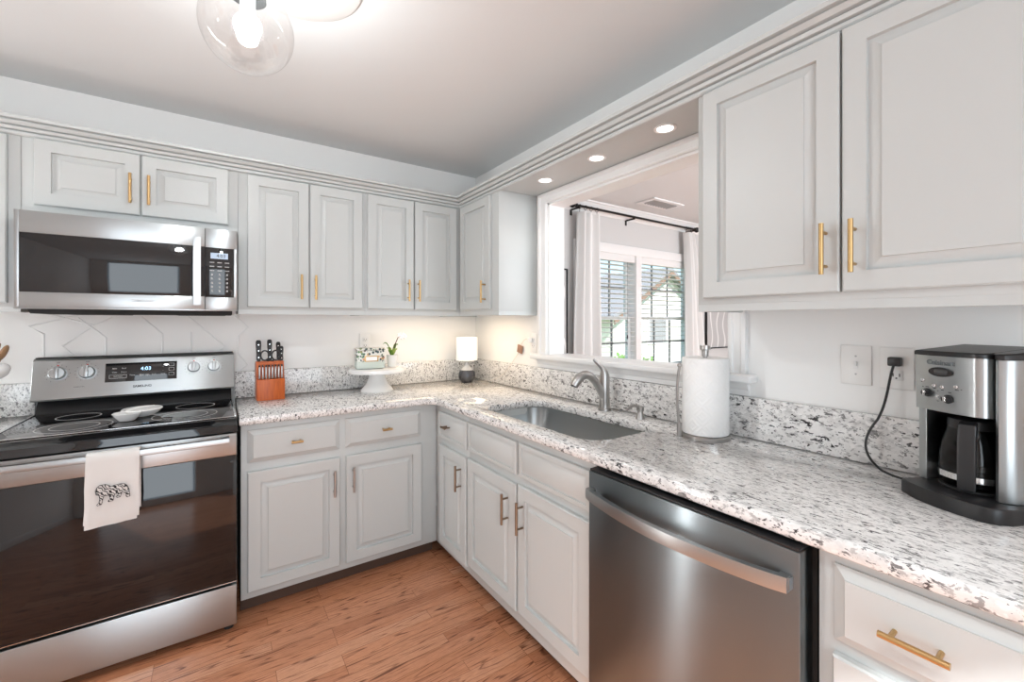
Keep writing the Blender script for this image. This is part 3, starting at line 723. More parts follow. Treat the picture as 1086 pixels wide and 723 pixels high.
# oven door
od = obj('oven_door', G().m(BGLASS).box((RX0+.002,-.690,.222),(RX1-.002,-.657,.768), .003), None, rg, label='black glass oven door')
g = G().m(STEEL).box((RX0+.002,-.694,.7685),(RX1-.002,-.657,.864), .004); obj('door_band', g, None, od, label='stainless band along the top of the door')
g = G().m(CHROME).box((RX0+.002,-.692,.2185),(RX1-.002,-.66,.2215)); obj('door_edge', g, None, od)
g = G().m(STEEL)
hp = [(RX0+.03+ (RX1-RX0-.06)*i/16, -.742-.010*math.sin(PI*i/16)) for i in range(17)]
A = [g.loop([(x,y-.011,.836),(x,y-.013,.846),(x,y-.009,.858),(x,y+.008,.858),(x,y+.008,.834),(x,y-.007,.834)]) for x, y in hp]
for p, q in zip(A, A[1:]): g.bridge(p, q)
g.face(A[0][::-1]); g.face(A[-1])
for x in (RX0+.045, RX1-.045): g.box((x-.016,-.742,.836),(x+.016,-.6945,.856), .003)
obj('handle', g, None, od, label='wide stainless bar handle', sharp=50)
g = G().m(STEEL).box((RX0+.002,-.690,.032),(RX1-.002,-.657,.205), .004); obj('storage_drawer', g, None, rg, label='stainless storage drawer')
for x in (RX0+.05, RX1-.03):
    for y in (-.64,-.08): obj('foot', G().m(RUBBER).cyl((x,y,.0005),(x,y,.031), .018, seg=14), None, rg)
# spoon rest
sr = thing('spoon_rest', 'white ceramic two-lobed spoon rest in the middle of the cooktop', 'spoon rest', (-1.945,-.41,.9265))
g = G().m(CERAMIC); c0 = V3((-1.972,-.475,.9268))
g.lathe([(.0,.0),(.026,.0),(.030,.004),(.044,.022),(.050,.032),(.047,.0335),(.036,.022),(.022,.010),(.0,.008)], c0, 28); obj('bowl', g, None, sr)
g = G().m(CERAMIC); M_ = Matrix.Rotation(math.radians(-20),4,'Z') @ Matrix.Diagonal((1.2,1.25,1,1))
g.lathe([(.0,.006),(.040,.006),(.052,.018),(.060,.030),(.058,.034),(.046,.033),(.0,.036)], c0+V3((.040,.085,.0)), 36, M_); g.lathe([(.0,.0),(.030,.0),(.034,.0062),(.0,.0062)], c0+V3((.040,.085,0)), 24)
g.tube([c0+V3((-.01,.045,.0335)), c0+V3((.03,.07,.040)), c0+V3((.08,.10,.0385))], [.004,.005,.004], 8)
obj('spoon_ledge', g, None, sr)
# dish towel over the oven handle
tw = thing('dish_towel', 'white dish towel with a black line-drawn dog hanging from the oven handle', 'towel', (-1.973,-.76,.61))
def drape(g, x0, x1, zf, zb_, off, th=.0022):
    """cloth folded over the handle: front drop to zf, back drop to zb_"""
    yc, rad = -.7445, .0155+off
    path = [(-.7645-off, zf), (-.7660-off, zf+.06), (-.7665-off, zf+.13), (-.7665-off, .835), (-.7655-off,.850)]
    path += [(-.7655-off+.006, .8605+off), (-.752, .8635+off), (-.738, .8635+off), (-.729+off, .8595+off), (-.7275+off,.845)]
    path += [(-.7255+off, .78), (-.7235+off, zb_)]
    nx = 14; A, B = [], []
    for j, (y, z) in enumerate(path):
        ra, rb = [], []
        for i in range(nx+1):
            f = i/nx; low = max(0, (.835-z)/.25) if j < 5 else 0
            w = .0035*low*math.sin(f*7+.6)+.0015*low*math.sin(f*17)
            x = x0+(x1-x0)*f + (-.006*low*(1-f)) + .002*low*math.sin(z*40)
            ra.append(g.bm.verts.new((x,y-abs(w),z+(.010*f*low if j == 0 else 0)))); rb.append(g.bm.verts.new((x,y-abs(w)+(th if j < 6 else -th)*(1 if j<5 or j>8 else 0),z+(.010*f*low if j == 0 else 0)-(th if 5<=j<=8 else 0))))
        A.append(ra); B.append(rb)
    n = len(path)
    for j in range(n-1):
        for i in range(nx):
            g.face([A[j][i],A[j][i+1],A[j+1][i+1],A[j+1][i]]); g.face([B[j][i],B[j+1][i],B[j+1][i+1],B[j][i+1]])
        g.face([A[j][0],A[j+1][0],B[j+1][0],B[j][0]]); g.face([A[j][nx],B[j][nx],B[j+1][nx],A[j+1][nx]])
    for i in range(nx): g.face([A[0][i],B[0][i],B[0][i+1],A[0][i+1]]); g.face([A[-1][i],A[-1][i+1],B[-1][i+1],B[-1][i]])
g = G().m(CLOTH); drape(g, -2.044,-1.905,.594,.60,.0); obj('towel_under_layer', g, None, tw, sharp=70)
g = G().m(CLOTH); drape(g, -2.047,-1.899,.612,.63,.0032); obj('towel_cloth', g, None, tw, sharp=70)
# the dog: body silhouette pieces just in front of the cloth
g = G().m(DOGM)
def dogp(p): # picture-pixel outline in the towel's own plane (x to right, z up), units of 1 mm
    return [(-2.020+a*.001, .752-b*.001) for a, b in p]
dy0, dy1 = -.7752, -.7762
body = [(0,20),(4,8),(12,1),(26,0),(36,5),(42,11),(50,8),(60,7),(70,6),(80,8),(87,16),(92,30),(94,46),(95,57),(88,60),(84,56),(84,45),(76,36),(72,40),(70,46),(68,54),(60,56),(56,52),(62,44),(60,38),(52,42),(50,54),(48,64),(36,66),(34,62),(40,56),(38,44),(24,40),(20,52),(18,66),(16,71),(5,74),(4,70),(10,63),(12,50),(10,38),(2,33)]
fl = lambda a,b,d: (a,d,b)
g.prism(dogp(body), fl, dy0, dy1)
o_ = [(a,b) for a,b in dogp(body)]
g.m(INK).tube([(a,dy1,b) for a,b in o_], .0009, 6, closed=True)
obj('dog_drawing', g, None, tw)

# ================================================================== MICROWAVE
mw = thing('microwave', 'over-the-range stainless microwave hanging under the short cabinet', 'microwave', (-1.947,-.2,1.403))
MX0, MX1, MZ0, MZ1 = -2.319, -1.574, 1.403, 1.795
obj('body', G().m(STEEL_D).box((MX0+.006,-.378,MZ0+.006),(MX1-.006,-.002,MZ1), .002), None, mw)
g = G().m(STEEL)      # door frame around the window
wx0, wx1, wz0, wz1, xs = -2.305, -1.7065, 1.467, 1.705, -1.7045
g.box((MX0,-.40,MZ0+.004),(wx0,-.379,MZ1-.002), .001); g.box((wx0,-.40,wz1),(xs,-.379,MZ1-.002), .001); g.box((wx0,-.40,MZ0+.004),(xs,-.379,wz0), .001)
md = obj('door', g, None, mw)
obj('window', G().m(BGLASS).box((wx0+.0005,-.3985,wz0+.0005),(xs,-.3795,wz1-.0005), .001), None, md, label='black glass window')
g = G().m(STEEL)
hz = [(1.425+.32*i/14) for i in range(15)]
A = [g.loop([(-1.748,-.418-.014*math.sin(PI*i/14),z),(-1.719,-.418-.014*math.sin(PI*i/14),z),(-1.719,-.408-.012*math.sin(PI*i/14),z),(-1.748,-.408-.012*math.sin(PI*i/14),z)]) for i, z in enumerate(hz)]
for p, q in zip(A, A[1:]): g.bridge(p, q)
g.face(A[0][::-1]); g.face(A[-1])
for z in (1.436,1.734): g.box((-1.746,-.412,z-.009),(-1.721,-.3995,z+.009))
obj('handle', g, None, md, label='vertical stainless bar handle', sharp=50)
g = G().m(STEEL); px0, px1, pz0, pz1 = -1.700, -1.588, 1.465, 1.703
g.box((xs+.002,-.40,pz1),(MX1,-.379,MZ1-.002), .001); g.box((xs+.002,-.40,MZ0+.004),(MX1,-.379,pz0), .001); g.box((px1,-.40,pz0),(MX1,-.379,pz1), .001)
cpn = obj('control_side', g, None, mw)
cpl = obj('control_panel', G().m(BGLASS).box((xs+.002,-.3990,pz0+.0005),(px1-.0005,-.3795,pz1-.0005), .001), None, mw, label='black glass keypad panel')
obj('display', G().m(LCD).box((-1.682,-.4005,1.650),(-1.612,-.3992,1.678)), None, cpl, label='pale blue lit display')
text('clock_digits', '4:03', .022, (-1.640,-.4008,1.664), '-y', INK, cpl)
g = G().m(GREYP)
for r_ in range(8):
    for c_ in range(3):
        x = -1.676+c_*.030; z = 1.632-r_*.0195
        if r_ < 3: g.box((x-.009,-.3995,z-.0022),(x+.009,-.3989,z+.0022)); 
        else: g.box((x-.0035,-.3995,z-.0045),(x+.0035,-.3989,z+.0045))
obj('keypad', g, None, cpl)
g = G().m(BLACKM); g.prism([(-.396,MZ0+.0035),(-.03,MZ0+.0035),(-.06,MZ0-.022),(-.34,MZ0-.022)], yz, MX0+.03, MX1-.02); un = obj('underside_vent', g, None, mw, label='black vent and grease filter underneath')
g = G().m(CHAN)
for x0_ in (-2.2,-1.82):
    for k in range(6): g.box((x0_,-.31+.04*k,MZ0-.0245),(x0_+.2,-.29+.04*k,MZ0-.0221))
obj('grease_filter', g, None, un)
text('brand_lettering', 'SAMSUNG', .0165, (-1.93,-.4005,1.440), '-y', GREYP, md, bold=.0003)
g = G().m(STEEL).box((MX0,-.4035,MZ0-.004),(MX1,-.3795,MZ0+.0035), .001); obj('bottom_lip', g, None, mw)

# ================================================================== DISHWASHER
dw = thing('dishwasher', 'dark stainless dishwasher with curved bar handle under the worktop', 'dishwasher', (-.32,-2.21,0))
DY0, DY1 = -1.890, -2.524
obj('tub', G().m(BLACKM).box((-.585,DY1+.004,.10),(-.03,DY0-.004,.872)), None, dw, label='black tub and gasket behind the door')
g = G().m(STEEL_D).box((-.652,DY1+.010,.115),(-.590,DY0-.004,.862), .004); dd = obj('door', g, None, dw)
g = G().m(BLACK).box((-.649,DY1+.013,.8625),(-.592,DY0-.007,.868), .001); obj('control_strip', g, None, dd, label='black top edge with hidden controls')
g = G().m(BLACKM).box((-.575,DY1+.006,.004),(-.56,DY0-.006,.112)); obj('kick_plate', g, None, dw, label='black kick plate')
g = G().m(STEEL); n = 24; A = []
for i in range(n+1):
    f = i/n; y = -1.905-.593*f; b_ = math.sin(PI*f)**.8*.045; x = -.668-b_; t_ = .008
    A.append(g.loop([(x-t_,y,.779),(x-t_-.002,y,.795),(x-t_,y,.812),(x+t_,y,.812),(x+t_,y,.779)]))
for p, q in zip(A, A[1:]): g.bridge(p, q)
g.face(A[0][::-1]); g.face(A[-1])
for y in (-1.915,-2.488): g.box((-.668,y-.012,.782),(-.6522,y+.012,.809))
obj('handle', g, None, dd, label='bowed brushed steel handle', sharp=50)
for y in (DY0-.05, DY1+.05): obj('foot', G().m(RUBBER).cyl((-.45,y,.0005),(-.45,y,.10), .016, seg=12), None, dw)

# ================================================================== THINGS ON THE BACK COUNTER
Z0 = .9153
# knife block
kb = thing('knife_block', 'reddish wooden knife block on the worktop right of the range', 'knife block', (-1.408,-.15,Z0))
g = G().m(CHERRY)
kx0, kx1 = -1.478, -1.342
g.prism([(-.205,Z0),(-.07,Z0),(-.055,1.11),(-.095,1.125),(-.150,1.125),(-.165,1.030),(-.205,1.030)], yz, kx0, kx1, .003)
obj('block', g, None, kb)
for i in range(8):
    x = kx0+.014+i*.0155
    t = thing('steak_knife', 'steel-handled steak knife in the front row of the knife block', 'knife', (x,-.186,1.0303), 'steak knives in the knife block')
    g = G().m(NICKEL).box((x-.0045,-.192,1.0305),(x+.0045,-.179,1.098), .003); obj('handle', g, None, t)
    g = G().m(BLACK).box((x-.0046,-.1922,1.098),(x+.0046,-.1788,1.109), .003); obj('end_cap', g, None, t)
def big_knife(x, y, z, h, label, w=.0125):
    t = thing('kitchen_knife', label, 'knife', (x,y,z), 'black-handled knives in the knife block')
    g = G().m(BLACK); pr = [(0,.6),(.12,.85),(.35,.8),(.6,.95),(.8,1.05),(.93,1.0),(1,.55)]
    L = []
    for f, s_ in pr:
        zz = z+h*f; yy = y+.018*f; ww = w*s_
        L.append(g.loop([(x+.007*q*math.cos(0) if False else x+ (ww*math.cos(a)), yy+ww*.75*math.sin(a), zz) for a in [2*PI*k/12 for k in range(12)] for q in (0,)]))
    for p, q in zip(L, L[1:]): g.bridge(p, q)
    g.face(L[0][::-1]); g.face(L[-1])
    obj('handle', g, None, t)
    g = G().m(CHROME)
    for f in (.18,.5,.78): g.cyl((x,y+.018*f-w*.82,z+h*f),(x,y+.018*f-w*.45,z+h*f), .0032, seg=10)
    obj('rivet', g, None, t)
big_knife(kx0+.014,-.125,1.1255,.118,'black riveted chef knife handle at the left of the knife block',.0135)
big_knife(kx0+.070,-.110,1.1255,.120,'black riveted knife handle in the middle of the block behind the scissors',.0125)
big_knife(kx0+.116,-.090,1.1255,.105,'black riveted knife handle at the back right of the knife block',.0115)
big_knife(kx0+.127,-.128,1.1255,.082,'shorter black knife handle at the front right of the knife block',.0115)
sc = thing('kitchen_scissors', 'black-ringed kitchen scissors standing in the knife block', 'scissors', (kx0+.070,-.138,1.1255))
for s_ in (-1, 1):
    g = G().m(BLACK); cx = kx0+.070+s_*.027
    g.tube([(cx+.020*math.cos(a), -.138, 1.158+.027*math.sin(a)) for a in [2*PI*k/20 for k in range(20)]], .0042, 8, closed=True)
    g.tube([(cx-s_*.004,-.138,1.134),(cx-s_*.021,-.138,1.1258)], .005, 8)
    obj('finger_ring', g, None, sc)
# cake stand
cx, cy = -.826, -.203
cs = thing('cake_stand', 'white ceramic cake stand on the worktop by the wall', 'cake stand', (cx,cy,Z0))
g = G().m(CERAMIC).lathe([(.0,.0),(.098,.0),(.098,.006),(.088,.020),(.066,.045),(.052,.075),(.048,.100),(.056,.118),(.0,.118)], (cx,cy,Z0), 40); obj('pedestal', g, None, cs)
g = G().m(CERAMIC).lathe([(.0,.1185),(.14,.1185),(.163,.115),(.170,.117),(.172,.126),(.166,.139),(.158,.143),(.0,.1405)], (cx,cy,Z0), 48); obj('plate', g, None, cs)
PZ = Z0+.1412
# floral tin box
tb = thing('recipe_tin', 'floral patterned tin box with gold label on the cake stand', 'box', (-.876,-.215,PZ+.0035))
M_ = Matrix.Translation((-.876,-.215,PZ+.0035)) @ Matrix.Rotation(math.radians(-6),4,'Z')
obj('box', G().m(FLORAL).box((-.083,-.044,0),(.083,.044,.112), .006, M_), None, tb)
obj('lid', G().m(FLORAL).box((-.085,-.046,.1125),(.085,.046,.126), .005, M_), None, tb)
g = G().m(BRASS); g.box((-.038,-.0485,.044),(.044,-.0445,.080), .002, M_); g.m(PAPER).box((-.030,-.0495,.050),(.036,-.0486,.074), 0, M_); obj('label_holder', g, None, tb, label='gold label frame')
# orchid
oc = thing('potted_orchid', 'small white-flowered orchid in a white pot on the cake stand', 'plant', (-.727,-.195,PZ+.003))
oz = PZ+.003
g = G().m(CERAMIC).lathe([(.0,.0),(.026,.0),(.028,.004),(.035,.072),(.036,.076),(.032,.076),(.030,.066),(.0,.064)], (-.727,-.195,oz), 28); obj('pot', g, None, oc)
g = G().m(STEM).lathe([(.0,.0),(.0295,0)], (-.727,-.195,oz+.0655), 20); obj('soil', g, None, oc)
def leaf(g, base, az, L, lift, w, curl=.35):
    base = V3(base); d = V3((math.cos(az), math.sin(az), 0)); s_ = V3((-d.y, d.x, 0)); n = 9; top, bot = [], []
    for i in range(n+1):
        t = i/n; p = base + d*(L*t*(1-.25*t*curl)) + V3((0,0,lift*math.sin(t*PI*.62)-.25*lift*t*t*curl)); hw = w*math.sin(PI*min(1,.08+.92*t))**.7*(1-.25*t)
        top.append([g.bm.verts.new(p+s_*hw*q+V3((0,0,abs(q)*hw*.4))) for q in (-1,0,1)]); bot.append([g.bm.verts.new(p+s_*hw*q+V3((0,0,abs(q)*hw*.4-.002))) for q in (-1,0,1)])
    for i in range(n):
        for k in (0,1):
            g.face([top[i][k],top[i][k+1],top[i+1][k+1],top[i+1][k]]); g.face([bot[i][k],bot[i+1][k],bot[i+1][k+1],bot[i][k+1]])
        g.face([top[i][0],top[i+1][0],bot[i+1][0],bot[i][0]]); g.face([top[i][2],bot[i][2],bot[i+1][2],top[i+1][2]])
for az, L_, lf, w_, mm in ((3.0,.062,.095,.014,LEAF),(-1.2,.05,.055,.019,LEAFP),(.2,.045,.085,.018,LEAF),(2.0,.05,.06,.015,LEAFP),(-2.4,.05,.045,.016,LEAF)):
    g = G().m(mm); leaf(g, (-.727,-.195,oz+.064), az, L_, lf, w_); obj('leaf', g, None, oc, sharp=80)
st = bez((-.722,-.195,oz+.066),(-.715,-.195,oz+.13),(-.702,-.195,oz+.16),(-.684,-.198,oz+.195),10)
g = G().m(STEM).tube(st, .003, 8); obj('flower_stem', g, None, oc)
for fx, fy, fz in ((-.684,-.206,oz+.20),(-.662,-.200,oz+.205),(-.672,-.212,oz+.188),(-.648,-.2,oz+.192)):
    g = G().m(PETAL)
    for k in range(5):
        a = 2*PI*k/5+.4; M_ = Matrix.Translation((fx,fy,fz)) @ Matrix.Rotation(a,4,'Y') @ Matrix.Translation((0,0,.0085)) @ Matrix.Diagonal((.0065,.002,.0095,1))
        bmesh.ops.create_uvsphere(g.bm, u_segments=10, v_segments=6, radius=1, matrix=M_)
    obj('flower', g, None, oc, label='white orchid bloom', sharp=80)
# table lamp in the corner
lx, ly = -.178, -.185
tl = thing('table_lamp', 'small table lamp with white drum shade and dark round base in the corner', 'lamp', (lx,ly,Z0))
g = G().m(MERC).lathe([(.0,.0),(.040,.0),(.043,.006),(.054,.020),(.061,.042),(.059,.066),(.047,.088)], (lx,ly,Z0), 36); obj('lamp_base', g, None, tl, label='dark glossy round base')
g = G().m(MERCL).lathe([(.0472,.0885),(.036,.100),(.023,.110),(.016,.118),(.015,.132),(.006,.136),(.005,.19),(.0,.191)], (lx,ly,Z0), 28); obj('neck', g, None, tl, label='pale glass neck')
g = G().m(SHADE).lathe([(.076,.158),(.076,.322),(.074,.322),(.074,.158),(.076,.158)], (lx,ly,Z0), 40)
for a in (0, 2*PI/3, 4*PI/3): g.tube([(lx+.0055*math.cos(a),ly+.0055*math.sin(a),Z0+.186),(lx+.0745*math.cos(a),ly+.0745*math.sin(a),Z0+.19)], .0014, 6)
obj('lamp_shade', g, None, tl, label='white drum shade')
g = G().m(CORDW).tube(bez((lx+.052,ly-.03,Z0+.006),(-.06,-.28,Z0+.004),(-.040,-.42,Z0+.02),(-.036,-.535,1.06)) + bez((-.030,-.545,1.075),(-.020,-.555,1.10),(-.014,-.585,1.13),(-.012,-.60,1.15),6), .0016, 6)
g.tube(bez((-.012,-.618,1.19),(-.014,-.632,1.215),(-.02,-.68,1.245),(-.024,-.716,1.236),8), .0016, 6)
cd = obj('power_cord', g, None, tl)
M_ = Matrix.Translation((-.012,-.608,1.168)) @ Matrix.Rotation(.22,4,'X')
obj('cord_tag', G().m(TAG).box((-.004,-.027,-.026),(.004,.027,.026), .002, M_), None, cd, label='brown tag on the cord')
obj('plug', G().m(IVORY).box((-.034,-.738,1.215),(-.0085,-.712,1.247), .004), None, cd)
# utensils left of the range (they lean in from outside the frame)
uc = thing('utensil_crock', 'white utensil crock on the left worktop at the photo edge', 'crock', (-2.50,-.2,Z0))
g = G().m(CERAMIC).lathe([(.0,.0),(.062,.0),(.066,.006),(.070,.120),(.066,.123),(.062,.115),(.060,.012),(.0,.012)], (-2.50,-.2,Z0), 36); obj('pot', g, None, uc)
def utensil(kind, m, p0, p1, label, head):
    t = thing(kind, label, 'utensil', p0); p0, p1 = V3(p0), V3(p1); g = G().m(m); g.tube([p0, p0.lerp(p1,.7), p1], [.006,.0055,.006], 8); obj('handle', g, None, t)
    d = (p1-p0).normalized(); q = d.to_track_quat('Z','Y').to_matrix().to_4x4(); M_ = Matrix.Translation(p1) @ q @ Matrix.Translation((0,0,head[2]*.9)) @ Matrix.Diagonal((*head,1)); g = G().m(m)
    bmesh.ops.create_uvsphere(g.bm, u_segments=18, v_segments=12, radius=1, matrix=M_); obj('head', g, None, t)
utensil('wooden_spoon', WOODU, (-2.515,-.195,.93), (-2.412,-.205,1.185), 'wooden spoon leaning out of the crock beside the range', (.021,.010,.036))
utensil('wooden_spatula', WOODU, (-2.525,-.165,.93), (-2.445,-.135,1.20), 'wooden spatula standing behind the wooden spoon', (.023,.006,.030))
utensil('black_ladle', BLACK, (-2.53,-.205,.93), (-2.462,-.24,1.25), 'black ladle standing highest in the crock', (.028,.028,.026))
utensil('white_spoon', CERAMIC, (-2.500,-.225,.93), (-2.405,-.270,1.115), 'white serving spoon leaning lowest toward the range', (.036,.022,.036))

# ================================================================== OUTLETS AND SWITCH
def plate(name, label, cat, fr_o, U, N, uc_, zc_, w, h, kind):
    """wall plate in plane through fr_o"""
    U, N = V3(U), V3(N); c = V3(fr_o) + U*uc_ + V3((0,0,zc_)); t = thing(name, label, cat, c)
    M_ = Matrix.Translation(c) @ Matrix((( U.x,0,N.x,0),(U.y,0,N.y,0),(0,1,0,0),(0,0,0,1)))
    obj('cover_plate', G().m(IVORY).box((-w/2,-h/2,.0006),(w/2,h/2,.006), .002, M_), None, t)
    g = G().m(PLASTIC); d = G().m(INK)
    if kind == 'switch':
        g.box((-.006,-.012,.0062),(.006,.012,.0075), 0, M_); g.box((-.004,-.002,.0075),(.004,.011,.016), .001, M_); obj('toggle', g, None, t)
        for b in (-.028,.028): d.m(GREYP).lathe([(.0028,.0061),(.0028,.0067),(0,.0068)], (0,0,0), 10, M_ @ Matrix.Translation((0,b,0)))
        obj('screw', d, None, t); return t
    for b in ((-.020,.020) if kind == 'duplex' else (-.020,.020)):
        g.box((-.0165,b-.0145,.0062),(.0165,b+.0145,.0078), .002, M_)
        d.box((-.0085,b-.004,.0079),(-.006,b+.006,.0082),0,M_); d.box((.006,b-.004,.0079),(.0085,b+.005,.0082),0,M_); d.box((-.002,b-.0105,.0079),(.002,b-.0065,.0082),0,M_)
    obj('receptacle', g, None, t); obj('slots', d, None, t); return t
plate('wall_outlet', 'white duplex outlet on the back wall behind the floral tin', 'outlet', (0,0,0), (1,0,0), (0,-1,0), -.845, 1.21, .074, .118, 'duplex')
plate('wall_outlet', 'white outlet by the pass-through casing with the lamp cord plugged in', 'outlet', (0,0,0), (0,-1,0), (-1,0,0), .745, 1.215, .072, .118, 'duplex')
plate('light_switch', 'single toggle light switch on wall left of the coffee maker outlet', 'switch', (0,0,0), (0,-1,0), (-1,0,0), 2.411, 1.211, .078, .122, 'switch')
plate('wall_outlet', 'white outlet behind the coffee maker holding a black plug', 'outlet', (0,0,0), (0,-1,0), (-1,0,0), 2.509, 1.209, .078, .122, 'duplex')

# ================================================================== PAPER TOWELS
px, py = -.145, -1.992
ph = thing('paper_towel_holder', 'brushed steel upright paper towel holder with tension arm', 'paper towel holder', (px,py,Z0))
g = G().m(NICKEL).lathe([(.0,.0),(.087,.0),(.087,.013),(.083,.017),(.0,.017)], (px,py,Z0), 44); obj('base', g, None, ph)
g = G().m(NICKEL).cyl((px,py,Z0+.0165),(px,py,Z0+.335), .008, seg=14); g.lathe([(.0,.302),(.012,.302),(.013,.325),(.019,.328),(.019,.343),(.0,.344)], (px,py,Z0), 24); obj('post', g, None, ph)
a_ = V3((-.075,.062,0)).normalized(); e = V3((px,py,Z0)) + a_*.0955
g = G().m(NICKEL); g.cyl(e+V3((0,0,.0005)), e+V3((0,0,.05)), .008, seg=12); g.cyl(e-a_*.011+V3((0,0,.006)), e+V3((0,0,.006)), .006, seg=10)
g.tube(bez(e+V3((0,0,.05)), e+a_*.008+V3((0,0,.13)), e+a_*.010+V3((0,0,.19)), e-a_*.002+V3((0,0,.262))), .005, 10)
bmesh.ops.create_uvsphere(g.bm, u_segments=14, v_segments=10, radius=.0085, matrix=Matrix.Translation(e-a_*.002+V3((0,0,.268))))
obj('tension_arm', g, None, ph)
g = G().m(QUILT).lathe([(.022,.0185),(.080,.0185),(.0815,.021),(.0815,.294),(.079,.297),(.022,.297),(.022,.0185)], (px,py,Z0), 56)
pr_ = thing('paper_towel_roll', 'full white quilted paper towel roll on the upright holder', 'paper towels', (px,py,Z0+.018))
obj('paper', g, None, pr_, sharp=50)

# ================================================================== COFFEE MAKER
CY = math.radians(27); cf = V3((-math.cos(CY), math.sin(CY), 0)); cr = V3((-math.sin(CY), -math.cos(CY), 0))
CO = V3((-.222,-2.566,0))              # front-left corner of the base
CZ = .9155
def cmp_(a, b, z): return CO - cf*a + cr*b + V3((0,0,z))       # a = back from the front corner, b = to the right, z = up
CM = Matrix(((-cf.x,cr.x,0,CO.x),(-cf.y,cr.y,0,CO.y),(0,0,1,0),(0,0,0,1)))
cm = thing('coffee_maker', 'stainless and black drip coffee maker plugged in at the right end of the worktop', 'coffee maker', cmp_(.09,.10,CZ))
xy = lambda a,b,d: cmp_(a,b,d)
bl = [(.016,.000),(.004,.004)] + [(-.014*math.sin(PI*t), .012+.160*t) for t in [k/8 for k in range(9)]] + [(.006,.186),(.020,.196),(.045,.200),(.198,.200),(.198,.0)]
g = G().m(BLACK).prism(bl, xy, CZ, CZ+.034, .004); obj('base', g, None, cm)
face = [(.052-.006*math.sin(PI*k/10), .000+.122*k/10) for k in range(11)] + [(.054,.130),(.061,.138),(.072,.144),(.086,.147)]
def skin(g, line, z0, z1, th=.003):
    """thin bent sheet following a plan line"""
    A = []
    for i, (a, b) in enumerate(line): A.append(g.loop([cmp_(a,b,z0),cmp_(a,b,z1),cmp_(a+th,b-(.002 if i > 11 else 0),z1),cmp_(a+th,b-(.002 if i > 11 else 0),z0)]))
    for p, q in zip(A, A[1:]): g.bridge(p, q)
    g.face(A[0][::-1]); g.face(A[-1])
FZ0, FZ1 = CZ+.213, CZ+.347
g = G().m(STEEL); skin(g, face, FZ0, FZ1); fp = obj('front_panel', g, None, cm, label='brushed steel front panel', sharp=50)
inner = [(a+.004, max(.003, b-.003)) for a, b in face] + [(.195,.144),(.195,.003)]
g = G().m(BLACK); g.prism(inner, xy, FZ0+.001, FZ1, 0); obj('brew_head', g, None, cm, label='black brewing head')
g = G().m(BLACK); g.box((.172,.019,CZ+.0345),(.195,.144,FZ0+.0005), 0, CM); g.box((.090,.1405,CZ+.0345),(.195,.147,FZ0+.0005), 0, CM); obj('rear_column', g, None, cm)
g = G().m(STEEL); g.box((.060,.000,CZ+.0345),(.195,.0185,FZ0-.0005), .001, CM); g.box((.056,.000,FZ0),(.195,.0025,FZ1), 0, CM); obj('side_panel', g, None, cm, label='steel side panel')
rv = [(.075,.1505),(.064,.156),(.061,.163),(.066,.172),(.085,.182),(.195,.190),(.195,.1505)]
g = G().m(STEEL); g.prism(rv, xy, CZ+.0345, FZ1, .002); obj('water_reservoir', g, None, cm, label='tall steel water reservoir column')
lidp = [(a-.003, b-.002 if b < .02 else b+.001) for a, b in face] + [(.198,.148),(.198,-.002)]
g = G().m(BLACK)
def lid(poly):
    A = g.loop([cmp_(a,b,FZ1+.0005) for a,b in poly]); B = g.loop([cmp_(a,b,FZ1+.009+.012*max(0,a-.06)/.14) for a,b in poly]); C_ = g.loop([cmp_(.004+a*.96,.003+b*.96,FZ1+.012+.014*max(0,a-.06)/.14) for a,b in poly])
    g.bridge(A,B); g.bridge(B,C_); g.face(A[::-1]); g.face(C_)
lid(lidp); lid([(a-.002 if a < .1 else a+.002, b) for a, b in rv])
obj('lid', g, None, cm)
# details on the front panel
def panel_at(b, z, d=.0005):
    a = .052-.006*math.sin(PI*b/.122); R = Matrix((( cr.x,0,cf.x),(cr.y,0,cf.y),(0,1,0)))
    return cmp_(a,b,z) + cf*d, R
def pm(b, z, d=.0005):
    p, R = panel_at(b, z, d); return Matrix.Translation(p) @ R.to_4x4()
p, R = panel_at(.060, CZ+.331, .0004); text('brand_lettering', 'Cuisinart', .0165, p, R, STEEL_D, fp, ext=.0006, bold=.0004)
g = G().m(BLACK).lathe([(0,0),(1,0),(1,.0016),(0,.0018)], (0,0,0), 28, pm(.061,CZ+.309,.0008) @ Matrix.Diagonal((.026,.0115,1,1))); obj('display_bezel', g, None, fp)
g = G().m(LCDG).box((-.014,-.006,.002),(.014,.006,.0024), .0001, pm(.063,CZ+.309,.001)); obj('display', g, None, fp)
for b, z in ((.020,.285),(.047,.275),(.065,.273),(.093,.278)):
    g = G().m(CHROME).lathe([(.0046,0),(.0046,.003),(.003,.0045),(0,.0047)], (0,0,0), 14, pm(b,CZ+z)); obj('button', g, None, fp)
for b, z in ((.031,.255),(.077,.246)):
    g = G().m(BLACK).lathe([(.0105,0),(.0105,.002),(.008,.0025),(.0075,.011),(0,.0115)], (0,0,0), 18, pm(b,CZ+z)); g.m(CHROME).box((-.003,-.0065,.0116),(.003,.0065,.013),.0008, pm(b,CZ+z)); obj('knob', g, None, fp)
g = G().m(CHROME).lathe([(.005,0),(.005,.004),(0,.0045)], (0,0,0), 14, pm(.057,CZ+.248)); obj('toggle', g, None, fp)
g = G().m(INK)
for b, z, w_ in ((.016,.280,.003),(.047,.268,.006),(.065,.266,.006),(.094,.270,.008),(.102,.272,.003),(.055,.263,.003),(.030,.269,.008),(.08,.262,.007),(.055,.238,.004),(.019,.268,.003)): g.box((-w_/2,-.0008,0),(w_/2,.0008,.0002), 0, pm(b,CZ+z))
obj('printed_marks', g, None, fp)
cac = (.108,.080)
